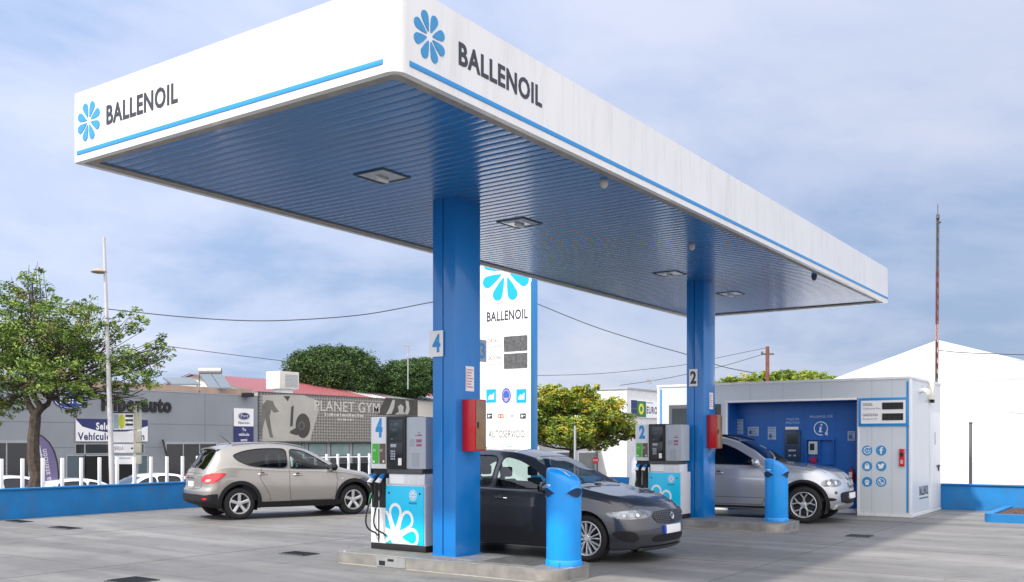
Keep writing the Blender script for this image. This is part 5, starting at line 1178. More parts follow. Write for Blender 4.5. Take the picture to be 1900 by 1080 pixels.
SEATM = mat('dark_seat_fabric', (.025,.025,.028), .85)
PLATE = mat('white_number_plate', (.82,.82,.84), .4); EUB = mat('plate_blue', (.01,.06,.45), .4)
TAIL = mat('tail_lamp_red', (.55,.006,.012), .08, coat=1.0); TAILC = mat('lamp_clear_pink', (.7,.35,.33), .1, coat=.6)
LENS = glassmat('clear_lens', (.92,.94,.96), 1.3)
LAMPIN = mat('headlamp_inner', (.30,.31,.33), .2, metal=.75, var=.85, vscale=11)
SHADOWG = glassmat('privacy_glass', (.035,.038,.04), 1.5); CLEARG = glassmat('tinted_side_glass', (.62,.72,.70), 1.4); WINDG = glassmat('windscreen_glass', (.50,.58,.56), 1.7)

def make_car(S, nm, lab):
    L, fo, wb, Wd = S['L'], S['fo'], S['wb'], S['W']; xf = fo+wb/2       # local x = xf - s
    root = thing(nm, lab, 'car', group=S.get('group'))
    T = lambda k, s: lerp_tab(S[k], s)
    PAINT = S['paint']
    ds = S.get('ds', .03); ns = int(L/ds)
    ss = [0, .004, .012, .025, .045, .07, .1] + [.1+(L-.2)*i/ns for i in range(1, ns)] + [L-.1, L-.07, L-.045, L-.025, L-.012, L-.004, L]
    bow_f, bow_r = S.get('bowf', .26), S.get('bowr', .12)
    def section(s):
        zt, zb, wr, wbt, wm, zs = T('zt', s), T('zb', s), T('wr', s), T('wbt', s), T('wm', s), T('zs', s)
        e = 1.0
        d = min(s, L-s)
        if d < .07: e = 1-.05*(1-d/.07)**2
        dz = 0
        if d < .07: dz = .045*(1-d/.07)**2
        zt -= dz; zb = min(zb, zt-.02); zs += dz; wm *= e; wbt *= e; wr *= e
        zm = zs+(zb-zs)*S.get('mid', .52)
        cp = [(0, zs), (wm-.12, zs), (wm-.035, zs+.01), (wm-.02, zs+.06), (wm-.004, zs+(zm-zs)*.55), (wm+.004, zm), (wm-.002, zm+(zb-zm)*.42), (wm-.012, zm+(zb-zm)*.52), (wbt+.012, zb-.05), (wbt, zb-.012), (wbt-.012, zb+.004)]
        dx_, dz_ = wr-wbt, zt-zb
        cp += [(wbt-.012+(dx_+.012)*q+S.get('tum', .03)*math.sin(math.pi*q), zb+(dz_-.0)*q*(.93) + .0) for q in (.2, .4, .6, .8)]
        cp += [(wr, zb+dz_*.90), (wr-.05, zb+dz_*.965), (wr*.72, zt-.012*(1 if dz_ > .3 else .6)), (wr*.36, zt), (0, zt)]
        P = chaikin(cp, 2)
        return P
    def shape(s, y, z):
        fx = bow_f*(abs(y)/Wd)**2.6*max(0, 1-s/1.1)**1.5
        rx_ = bow_r*(abs(y)/Wd)**3*max(0, 1-(L-s)/.8)**1.5
        nf = T2(S['nose'], z)*max(0, 1-s/.5)**1.2; tf = T2(S['tail'], z)*max(0, 1-(L-s)/.5)**1.2
        return Vector((xf-(s+fx+nf-rx_-tf), y, z))
    def T2(tab, z): return lerp_tab(tab, z)
    bm = bmesh.new(); rings = []
    for s in ss:
        P = section(s); ring = [shape(s, y, z) for y, z in P]; n = len(P)
        right = [bm.verts.new(p) for p in ring]; left = [right[0]]+[bm.verts.new(Vector((p.x, -p.y, p.z))) for p in ring[1:-1]]+[right[-1]]
        rings.append((right, left, P, s))
    for a, b in zip(rings[:-1], rings[1:]):
        for k in range(len(a[0])-1):
            bm.faces.new((a[0][k], a[0][k+1], b[0][k+1], b[0][k])); bm.faces.new((b[1][k], b[1][k+1], a[1][k+1], a[1][k]))
    for (rt, lf, P, s), fl in ((rings[0], 0), (rings[-1], 1)):
        M_ = 14; prev = None
        for k in range(len(P)):
            y, z = P[k]
            if k in (0, len(P)-1): row = [rt[k]]*(M_+1)
            else: row = [lf[k]]+[bm.verts.new(shape(s, -y+2*y*i/M_, z)) for i in range(1, M_)]+[rt[k]]
            if prev:
                for i in range(M_):
                    q = []
                    for v in (prev[i], prev[i+1], row[i+1], row[i]):
                        if v not in q: q.append(v)
                    if len(q) >= 3:
                        try: bm.faces.new(q if fl else q[::-1])
                        except ValueError: pass
            prev = row
    bmesh.ops.recalc_face_normals(bm, faces=bm.faces); bm.normal_update()
    bvh = BVHTree.FromBMesh(bm)
    # openings: polygons in (s, z) on the flanks, wheel arches, and screens in (s, y)
    def snap_region(P, test, uv, setuv, tol):
        """assign faces inside outline and slide boundary vertices onto the outline"""
        xs_ = [p[0] for p in P]; ys_ = [p[1] for p in P]; x0, x1, y0, y1 = min(xs_)-.1, max(xs_)+.1, min(ys_)-.1, max(ys_)+.1
        ins = set()
        for f in bm.faces:
            c = f.calc_center_median(); u, v = uv(c)
            if x0 < u < x1 and y0 < v < y1 and test(f, c) and inpoly(u, v, P): ins.add(f)
        bv = set()
        for f in ins:
            for e in f.edges:
                if any(g not in ins for g in e.link_faces): bv.update(e.verts)
        for v in bv:
            u, w_ = uv(v.co); d, qx, qy = nearest(u, w_, P)
            if d < tol*tol: setuv(v, qx, qy)
        return ins
    side_uv = lambda c: (xf-c.x, c.z)
    def side_set(v, u, w_): 
        # keep the vertex on the body skin
        sg = 1 if v.co.y > 0 else -1
        h = bvh.ray_cast(Vector((xf-u, sg*2, w_)), Vector((0, -sg, 0)))
        v.co = Vector((xf-u, h[0].y if h[0] and abs(h[0].y-v.co.y) < .08 else v.co.y, w_))
    kill = []
    ra = S['arch']; zc = S['wr_']
    arches = []
    for sc_ in (fo, fo+wb):
        for sg in (1, -1):
            P = [(sc_+ra*math.cos(2*math.pi*i/48), zc+.015+ra*math.sin(2*math.pi*i/48)) for i in range(48)]
            P = [(a, b if b > zc else b-.3) for a, b in P]
            ins = snap_region(P, lambda f, c, sg=sg: c.y*sg > Wd*.45 , side_uv, side_set, .035); kill += list(ins)
    groups = []
    for key, mt, name in S['glass']:
        for sg in (1, -1):
            P = smoothpoly(S['outl'][key], 2)
            ins = snap_region(P, lambda f, c, sg=sg: c.y*sg > .3 and f.normal.y*sg > .45, side_uv, side_set, .03); groups.append((ins, mt, name))
    for (key, mt, name) in S['screens']:
        s0, s1, w0, w1, nrm_ = S['outl'][key]          # start, end, half widths at both
        P = smoothpoly([(s0, -w0), (s1, -w1), (s1, w1), (s0, w0)] if True else [], 3) if S.get('rs') else smoothpoly([(s0,-w0),((s0+s1)/2,-(w0+w1)/2),(s1,-w1),(s1,-w1*.5),(s1,0),(s1,w1*.5),(s1,w1),((s0+s1)/2,(w0+w1)/2),(s0,w0),(s0-.04,w0*.5),(s0-.05,0),(s0-.04,-w0*.5)], 2)
        def top_set(v, u, w_):
            h = bvh.ray_cast(Vector((xf-u, w_, 3)), Vector((0,0,-1)))
            if h[0]: v.co = h[0]
        ins = snap_region(P, lambda f, c: f.normal.z > .12 and f.normal.x*nrm_ > .1 and c.z > S['belt']-.06, lambda c: (xf-c.x, c.y), top_set, .035); groups.append((ins, mt, name))
    done = set(kill); outgl = {}
    for ins, mt, name in groups:
        ins = [f for f in ins if f not in done]; done.update(ins)
        idx = {}; vs = []; fs = []
        for f in ins:
            q = []
            for v in f.verts:
                if v not in idx: idx[v] = len(vs); vs.append(v.co-v.normal*.004)
                q.append(idx[v])
            fs.append(tuple(q))
        g_ = MB(); g_.add(vs, fs); outgl.setdefault(name, []).append((g_, mt))
    bmesh.ops.delete(bm, geom=list(done), context='FACES')
    me = bpy.data.meshes.new('body'); bm.to_mesh(me); bm.free(); me.materials.append(PAINT)
    body = bpy.data.objects.new('body', me); col.objects.link(body); body.parent = root; WM[body.name] = Matrix.Identity(4)
    me.polygons.foreach_set('use_smooth', [True]*len(me.polygons)); me.update()
    for name, lst in outgl.items():
        for g_, mt in lst:
            if g_.f: g_.build(name, mt, root, smooth=True)
    # ---- decals that follow the skin
    def cast(o, d):
        h = bvh.ray_cast(o, d, 6.0); return h[0], h[1]
    def decal(name, P, m_, mode, off=.006, parent=None, res=.012, depth=0.0, smooth=2, sides=(1,-1), label=None):
        P = smoothpoly(P, smooth) if smooth else P
        outs = []
        for sg in sides:
            if mode == 'side': D = Vector((0, -sg, 0)); org = lambda u, w_: Vector((xf-u, sg*2, w_))
            elif mode == 'front': D = Vector((-1, 0, 0)); org = lambda u, w_: Vector((4, sg*u, w_))
            elif mode == 'rear': D = Vector((1, 0, 0)); org = lambda u, w_: Vector((-4, sg*u, w_))
            elif mode == 'diag':       # from the front corner at 40 degrees
                a = R(S.get('diag', 42)); D = Vector((-math.cos(a), -sg*math.sin(a), 0)); rr_ = Vector((-math.sin(a), sg*math.cos(a), 0)); o0 = Vector((xf-.20, sg*.66, 0))
                org = lambda u, w_: o0+rr_*u-D*3+Vector((0,0,w_))
            elif mode == 'rdiag':
                a = R(40); D = Vector((math.cos(a), -sg*math.sin(a), 0)); rr_ = Vector((math.sin(a), sg*math.cos(a), 0)); o0 = Vector((xf-L+.12, sg*.68, 0))
                org = lambda u, w_: o0+rr_*u-D*3+Vector((0,0,w_))
            us = [p[0] for p in P]; ws = [p[1] for p in P]; nu = max(2, int((max(us)-min(us))/res)+2); nw = max(2, int((max(ws)-min(ws))/res)+2)
            u0, w0 = min(us)-res*.5, min(ws)-res*.5; du = (max(us)-min(us)+res)/nu; dw = (max(ws)-min(ws)+res)/nw
            cells = [(i, j) for i in range(nu) for j in range(nw) if inpoly(u0+du*(i+.5), w0+dw*(j+.5), P)]
            cs = set(cells); grid = {}
            for (i, j) in cells:
                for a, b in ((i,j),(i+1,j),(i+1,j+1),(i,j+1)): grid.setdefault((a,b), 0)
            idx = {}; vs = []
            for (a, b) in grid:
                u, w_ = u0+du*a, w0+dw*b
                nb = all(((a-1+x) , (b-1+y)) in cs for x in (0,1) for y in (0,1))
                if not nb: _, u, w_ = nearest(u, w_, P)
                h, nn_ = cast(org(u, w_), D)
                if h is None: continue
                if nn_.dot(D) > 0: nn_ = -nn_
                idx[(a,b)] = len(vs); vs.append(h+nn_*off)
            fs = []
            for (i, j) in cells:
                q = [(i,j),(i+1,j),(i+1,j+1),(i,j+1)]
                if all(k in idx for k in q): fs.append(tuple(idx[k] for k in q))
            # skirt so the piece has thickness
            ed = {}
            for f in fs:
                for k in range(4):
                    e_ = (f[k], f[(k+1) % 4]); 
                    if (e_[1], e_[0]) in ed: del ed[(e_[1], e_[0])]
                    else: ed[e_] = 1
            base = len(vs); mp2 = {}
            for a, b in list(ed):
                for k in (a, b):
                    if k not in mp2: mp2[k] = len(vs); vs.append(vs[k]+D*(off+.012))
                fs.append((b, a, mp2[a], mp2[b]))
            g_ = MB(); g_.add(vs, fs)
            if fs: outs.append(g_.build(name, m_, parent or root, smooth=True, label=label))
        return outs
    def line(name, pts, w_, m_, mode='side', off=.003, sides=(1,-1)):
        for sg in sides:
            P3 = []
            for (u, z) in pts:
                if mode == 'side': h, n_ = cast(Vector((xf-u, sg*2, z)), Vector((0,-sg,0)))
                elif mode == 'top': h, n_ = cast(Vector((xf-u, sg*z, 3)), Vector((0,0,-1)))
                elif mode == 'rear': h, n_ = cast(Vector((-4, sg*u, z)), Vector((1,0,0)))
                else: h, n_ = cast(Vector((4, sg*u, z)), Vector((-1,0,0)))
                if h is not None: P3.append(h+n_*off)
            if len(P3) > 1: g_ = MB(); g_.tube(P3, w_, 6); yield g_
    # window surrounds follow the same outlines
    for key, mt, name in S['glass']:
        P = smoothpoly(S['outl'][key], 2); P = P+[P[0]]
        for g_ in line('window_trim', P, .009, None): g_.build('window_trim', S.get('trim', BLACK), root, smooth=True)
    for keyl, pts in S['seams'].items():
        dense = []
        for a, b in zip(pts[:-1], pts[1:]):
            n = max(2, int(math.hypot(b[0]-a[0], b[1]-a[1])/.04)); dense += [(a[0]+(b[0]-a[0])*i/n, a[1]+(b[1]-a[1])*i/n) for i in range(n)]
        dense.append(pts[-1])
        mode = 'top' if keyl.startswith('top') else ('rear' if keyl.startswith('rear') else ('front' if keyl.startswith('front') else 'side'))
        for g_ in line('panel_gap', dense, .0042, None, mode, off=.0): g_.build('panel_gap', BLACK, body, smooth=True)
    for (nm_, P, m_, mode, kw) in S['decals']:
        decal(nm_, P, m_, mode, **kw)
    # cladding or painted lips round the arches, wheel wells
    for sc_ in (fo, fo+wb):
        P1 = []; 
        aw = S.get('lip', .02)
        outer = [(sc_+(ra+aw)*math.cos(a), zc+.015+(ra+aw)*math.sin(a)) for a in [R(-18)+R(216)*i/30 for i in range(31)]]
        inner = [(sc_+(ra-.004)*math.cos(a), zc+.015+(ra-.004)*math.sin(a)) for a in [R(198)-R(216)*i/30 for i in range(31)]]
        P = [p for p in outer+inner]
        P = [(u, max(z, S['zs'][len(S['zs'])//2][1]+.01)) for u, z in P]
        decal('wheel_arch', P, S.get('lipmat', PAINT), 'side', off=S.get('lipoff', .008), smooth=0, res=.016)
        for sg in (1, -1):
            g_ = MB(); vs = []; fs = []; N = 24
            for i in range(N+1):
                a = R(-25)+R(230)*i/N
                vs += [(xf-sc_-(ra+.004)*math.cos(a), sg*(Wd-.02), zc+.015+(ra+.004)*math.sin(a)), (xf-sc_-(ra+.004)*math.cos(a), sg*(Wd-.34), zc+.015+(ra+.004)*math.sin(a))]
            for i in range(N): fs.append((2*i, 2*i+1, 2*i+3, 2*i+2))
            c0 = len(vs); vs.append((xf-sc_, sg*(Wd-.34), zc+.015)); fs += [(2*i+1, c0, 2*i+3) for i in range(N)]
            g_.add(vs, fs); g_.build('wheel_well', BLACK, root)
    # wheels
    R_, rr0, tw = S['wr_'], S['rim'], .215
    for sc_ in (fo, fo+wb):
        for sg in (1, -1):
            cx_ = xf-sc_; yo = sg*(Wd-.035); c = (cx_, yo, R_)
            g_ = MB(); prof = [(rr0+.0, -.012), (rr0+.015, 0), (rr0+.05, .004), (R_-.05, .0), (R_-.02, -.010), (R_-.006, -.025), (R_, -.05), (R_, -tw+.05), (R_-.02, -tw+.01), (rr0, -tw)]
            g_.lathe([(r, h*sg) for r, h in prof], 48, c, 'Y'); g_.build('tyre', TYRE, root, smooth=True); ty = list(root.children)[-1] if False else bpy.data.objects[-1] if False else None
            g_ = MB(); g_.lathe([(r, h*sg) for r, h in [(rr0+.002, -.004), (rr0-.006, .0), (rr0-.016, -.004), (rr0-.024, -.02), (rr0-.03, -.10), (rr0-.03, -tw)]], 48, c, 'Y'); rim = g_.build('rim', S.get('alloy', ALLOY), root, smooth=True)
            g_ = MB(); g_.lathe([(.0, -.10*sg), (rr0*.72, -.10*sg), (rr0*.72, -.12*sg)], 36, c, 'Y'); g_.lathe([(.0, -.125*sg), (rr0-.03, -.125*sg)], 36, c, 'Y'); g_.build('brake_disc', BRAKE, rim)
            g_ = MB()
            for (a0, a1, ri, ro, w0, w1) in S['spokes']:
                # straight spoke from (ri, a0) to (ro, a1), widths w0..w1, slightly dished
                p0 = (ri*math.cos(a0), ri*math.sin(a0)); p1 = (ro*math.cos(a1), ro*math.sin(a1)); dx, dz = p1[0]-p0[0], p1[1]-p0[1]; l_ = math.hypot(dx, dz); nx, nz = -dz/l_, dx/l_
                q = []
                for (p, w_, y_) in ((p0, w0, -.022), (p1, w1, -.008)):
                    for sx_, yy in ((-1, -.012), (-.55, 0), (.55, 0), (1, -.012)): q.append((c[0]+p[0]+nx*w_*sx_, c[1]+sg*(y_+yy), c[2]+p[1]+nz*w_*sx_))
                    for sx_ in (1, -1): q.append((c[0]+p[0]+nx*w_*sx_, c[1]+sg*(y_-.045), c[2]+p[1]+nz*w_*sx_))
                g_.add(q, [(k, (k+1) % 6, 6+(k+1) % 6, 6+k) for k in range(6)]+[(0,1,2,3,4,5),(6,7,8,9,10,11)])
            g_.lathe([(.0, -.012*sg), (.03, -.012*sg), (.034, -.02*sg), (.062, -.026*sg), (.07, -.05*sg)], 24, c, 'Y')
            g_.build('spokes', S.get('alloy', ALLOY), rim)
            g_ = MB()
            for k in range(5): a = 2*math.pi*k/5+.3; g_.lathe([(.0,-.022*sg),(.008,-.022*sg),(.008,-.03*sg)], 8, (c[0]+.048*math.cos(a), c[1], c[2]+.048*math.sin(a)), 'Y')
            g_.build('wheel_bolt', BLACK, rim)
    # cabin
    zb_ = S['belt']; s0, s1 = S['cab']; g_ = MB(); g_.box(xf-s1, xf-s0, -Wd+.12, Wd-.12, .42, .46); g_.box(xf-s0-.28, xf-s0+.1, -Wd+.14, Wd-.14, .46, zb_-.05); g_.box(xf-s1-.02, xf-s1+.05, -Wd+.16, Wd-.16, .46, zb_-.08)
    g_.box(xf-s1, xf-s0, -Wd+.085, -Wd+.13, .4, zb_-.1); g_.box(xf-s1, xf-s0, Wd-.13, Wd-.085, .4, zb_-.1)
    g_.build('cabin_floor', SEATM, root)
    zr = max(z for _, z in S['zt'])
    for (sx_, ys) in ((s0+1.05, (-.36, .36)), (s0+1.95, (-.38, 0, .38))):
        for y in ys:
            g_ = MB(); x_ = xf-sx_
            g_.box(x_-.05, x_+.45, y-.24, y+.24, .5, .68)
            g_.add([(x_-.02,y-.23,.62),(x_+.1,y-.23,.62),(x_+.1,y+.23,.62),(x_-.02,y+.23,.62),(x_-.2,y-.16,zr-.46),(x_-.12,y-.16,zr-.46),(x_-.12,y+.16,zr-.46),(x_-.2,y+.16,zr-.46)], [(3,2,1,0),(4,5,6,7),(0,1,5,4),(1,2,6,5),(2,3,7,6),(3,0,4,7)])
            g_.box(x_-.22, x_-.15, y-.11, y+.11, zr-.43, zr-.28); g_.build('seat', SEATM, root, bevel=.03)
    g_ = MB(); xw = xf-s0-.42; cy = -.36 if False else .36
    pts = [(xw+.09*math.sin(t_)*.5, cy+.18*math.cos(t_), zb_-.02+.17*math.sin(t_)) for t_ in [2*math.pi*i/20 for i in range(21)]]; g_.tube(pts, .014, 6); g_.box(xw-.01, xw+.3, cy-.03, cy+.03, zb_-.08, zb_-.02); g_.build('steering_wheel', BLACK, root, smooth=True)
    # mirrors
    for sg in (1, -1):
        sm, zm_ = S['mirror']; h, _n = cast(Vector((xf-sm, sg*2, zm_)), Vector((0,-sg,0)))
        y0 = abs(h.y) if h else Wd-.08
        g_ = MB(); g_.lathe([(0,-.0),(.045,.0),(.078,.03),(.088,.07),(.08,.11),(.05,.14),(.0,.15)], 20, (0,0,0), 'X')
        g_.v = [Vector((xf-sm-.05+v.x*1.0, sg*(y0+.145+v.y*1.35), zm_+.03+v.z*.95)) for v in g_.v]
        mo = g_.build('wing_mirror', S.get('mirm', PAINT), root, smooth=True)
        g_ = MB(); g_.add([(xf-sm-.054, sg*(y0+.145+.1*math.cos(t_)), zm_+.03+.072*math.sin(t_)) for t_ in [2*math.pi*i/16 for i in range(16)]], [tuple(range(16))]); g_.build('mirror_glass', CHROME, mo)
        g_ = MB(); g_.tube([(xf-sm+.02, sg*(y0-.03), zm_-.03), (xf-sm+.0, sg*(y0+.08), zm_-.02)], [.04,.028], 10); g_.build('mirror_arm', BLACK, mo, smooth=True)
    # handles
    for (sh, zh) in S['handles']:
        for sg in (1, -1):
            h, n_ = cast(Vector((xf-sh, sg*2, zh)), Vector((0,-sg,0)))
            if h is None: continue
            g_ = MB(); y0 = abs(h.y); g_.tube([(xf-sh+.10, sg*(y0-.004), zh), (xf-sh+.07, sg*(y0+.032), zh+.002), (xf-sh-.07, sg*(y0+.032), zh+.004), (xf-sh-.10, sg*(y0-.004), zh+.003)], [.012,.014,.014,.012], 8)
            g_.build('door_handle', S.get('handm', PAINT), root, smooth=True)
            g_ = MB(); g_.lathe([(0, y0*sg+.003*sg), (.055, y0*sg+.002*sg)], 20, (xf-sh, 0, zh-.002), 'Y')
            g_.build('handle_cup', DGREY, root)
    S.setdefault('_post', lambda *a: None)
    S['_post'](root, body, xf, cast, decal, line)
    return root

def paint(name, c, metal=.55, rough=.32):
    return mat(name, c, rough, metal=metal, coat=1.0)
pi = math.pi
def spk(n, ri, ro, w0, w1, off=0, split=0):
    out = []
    for k in range(n):
        a = 2*pi*k/n+off
        if split: out += [(a-split*.35, a-split, ri, ro, w0, w1), (a+split*.35, a+split, ri, ro, w0, w1)]
        else: out.append((a, a, ri, ro, w0, w1))
    return out
NOSE0 = [(.1,.10),(.25,.04),(.4,.0),(.55,.01),(.7,.05),(.85,.14),(1.0,.25)]
TAIL0 = [(.2,.08),(.4,.0),(.6,.01),(.8,.04),(1.0,.06)]

# ---- beige compact SUV (seen from behind left)
BEIGE = paint('beige_metallic_paint', (.315,.30,.275), .45, .33)
suv = dict(L=4.315, fo=.86, wb=2.63, W=.885, paint=BEIGE, arch=.395, wr_=.343, rim=.222, mid=.5, belt=1.03, cab=(1.35, 3.4), bowr=.20,
 zt=[(0,.74),(.12,.86),(.4,.95),(.9,1.03),(1.15,1.09),(1.55,1.32),(1.95,1.52),(2.4,1.61),(2.9,1.63),(3.4,1.605),(3.72,1.555),(3.85,1.505),(4.08,1.24),(4.24,1.06),(4.315,.98)],
 zb=[(0,.66),(.3,.85),(.9,.95),(1.15,.99),(1.5,1.01),(2.5,1.045),(3.2,1.09),(3.7,1.13),(4.0,1.09),(4.2,.98),(4.315,.90)],
 wr=[(0,.55),(.35,.66),(.9,.73),(1.15,.72),(1.95,.60),(2.5,.60),(3.4,.575),(3.8,.55),(4.1,.60),(4.315,.64)],
 wbt=[(0,.70),(.3,.79),(.9,.84),(1.5,.845),(3.3,.84),(3.9,.80),(4.315,.74)],
 wm=[(0,.76),(.3,.85),(.8,.885),(3.6,.885),(4.1,.86),(4.315,.83)],
 zs=[(0,.28),(.4,.235),(2.1,.23),(3.9,.26),(4.315,.36)], nose=NOSE0, tail=[(.3,.05),(.45,.0),(.62,.0),(.7,.045),(.85,.05),(1.0,.06)],
 outl=dict(front=[(1.32,1.05),(1.36,1.075),(1.62,1.24),(1.92,1.41),(2.1,1.47),(2.33,1.495),(2.345,1.30),(2.36,1.10),(2.36,1.075),(1.8,1.055)],
           rear=[(2.43,1.08),(2.42,1.3),(2.41,1.497),(2.7,1.51),(3.05,1.50),(3.35,1.455),(3.56,1.385),(3.60,1.345),(3.5,1.24),(3.3,1.155),(3.1,1.115),(2.8,1.095)],
           wind=(1.2,1.9,.66,.555,1), back=(3.86,4.16,.50,.56,-1)),
 glass=[('front', CLEARG, 'front_door_window'),('rear', SHADOWG, 'rear_side_window')], screens=[('wind', WINDG, 'windscreen'),('back', SHADOWG, 'rear_window')],
 seams=dict(a=[(1.30,1.03),(1.27,.8),(1.32,.45),(1.42,.38)], b=[(2.39,1.05),(2.40,.7),(2.37,.38)], c=[(3.02,1.09),(3.05,.85),(2.97,.72),(2.85,.52),(2.83,.38)], d=[(1.42,.38),(2.37,.38)], rear_a=[(0,.99),(.5,.985),(.56,.9),(.57,.72),(.5,.66),(0,.65)]),
 mirror=(1.42,1.06), mirm=PLAST, handles=[(2.20,.93),(3.0,.955)], lip=.075, lipmat=PLAST, lipoff=.012,
 spokes=spk(5,.05,.205,.030,.036, off=pi/2),
 decals=[('sill_cladding', [(1.1,.22),(1.1,.37),(3.05,.37),(3.05,.22)], PLAST, 'side', dict(off=.014, smooth=0, res=.03)),
         ('rear_bumper_cladding', [(-.76,.28),(-.76,.53),(-.5,.55),(0,.545),(.5,.55),(.76,.53),(.76,.28)], PLAST, 'rear', dict(off=.02, smooth=0, sides=(1,), res=.02)),
         ('bumper_side_cladding', [(3.97,.27),(3.96,.56),(4.10,.555),(4.22,.53),(4.22,.3)], PLAST, 'side', dict(off=.02, smooth=0, res=.016)),
         ('tail_lamp', [(-.10,.83),(-.05,.93),(.10,.985),(.30,1.0),(.40,.985),(.34,.90),(.25,.79),(.10,.775),(.0,.80)], TAIL, 'rdiag', dict(off=.012)),
         ('number_plate', [(-.19,.70),(-.19,.81),(.19,.81),(.19,.70)], PLATE, 'rear', dict(off=.014, smooth=0, sides=(1,))),
         ('chrome_strip', [(-.28,.875),(-.28,.90),(.28,.90),(.28,.875)], CHROME, 'rear', dict(off=.014, smooth=0, sides=(1,))),
         ('side_indicator', [(1.12,.82),(1.12,.84),(1.19,.84),(1.19,.82)], WHITEP, 'side', dict(off=.006, smooth=1)),
         ('headlight', [(-.02,.66),(.05,.76),(.3,.83),(.5,.84),(.42,.74),(.2,.66)], LAMPIN, 'diag', dict(off=.008)),
         ('grille', [(-.35,.62),(-.35,.74),(.35,.74),(.35,.62)], BLACK, 'front', dict(off=.008, smooth=1, sides=(1,)))])
def suv_post(root, body, xf, cast, decal, line):
    for lp in [o for o in root.children if o.name.startswith('tail_lamp')]:
        pass
    decal('reverse_lamp', [(.02,.80),(.03,.86),(.16,.87),(.15,.81)], TAILC, 'rdiag', off=.018)
    decal('rear_fog_lamp', [(-.78,.44),(-.78,.48),(-.68,.48),(-.68,.44)], TAIL, 'rear', off=.026, sides=(1,-1))
    decal('plate_stripe', [(-.19,.70),(-.19,.81),(-.155,.81),(-.155,.70)], EUB, 'rear', off=.0165, smooth=0, sides=(-1,))
    g_ = MB()
    for g_ in line('r', [(x_, .50) for x_ in [1.95+.1*i for i in range(17)]], .016, None, 'top', off=.02): g_.build('roof_rail', BEIGE, root, smooth=True)
    h, n_ = cast(Vector((xf-3.4, 0, 3)), Vector((0,0,-1))); g_ = MB(); g_.tube([h, h+Vector((-.25,0,.2))], [.008,.004], 6); g_.build('aerial', BLACK, root)
    g_ = MB(); h, n_ = cast(Vector((-4, 0, 1.12)), Vector((1,0,0))); g_.tube([h+Vector((-.02,.0,-.03)), h+Vector((-.05,.28,.05))], .012, 6); g_.build('rear_wiper', BLACK, root)
    # spoiler lip over the rear window
    g_ = MB(); vs = []; 
    for i in range(13):
        y = -.54+1.08*i/12; h, n_ = cast(Vector((xf-3.80, y, 3)), Vector((0,0,-1))); vs += [h+Vector((.12,0,.012)), h+Vector((-.09,0,.0)), h+Vector((-.085,0,-.03))]
    g_.add(vs, [(3*i+a, 3*i+a+1, 3*i+a+4, 3*i+a+3) for i in range(12) for a in (0,1)]); g_.build('spoiler', BEIGE, root, smooth=True)
suv['_post'] = suv_post
r_suv = make_car(suv, 'parked_suv', 'beige metallic compact off-roader seen from behind at the left of the forecourt')
# wheels measured on the ground: rear (7.31,10.83), front (9.73,9.98) are the near side
hd = Vector((9.80-7.30, 9.92-10.86, 0)).normalized(); lf_ = Vector((-hd.y, hd.x, 0)); midp = Vector((8.55, 10.39, 0)) + lf_*.885
place(r_suv, midp, math.atan2(hd.y, hd.x))

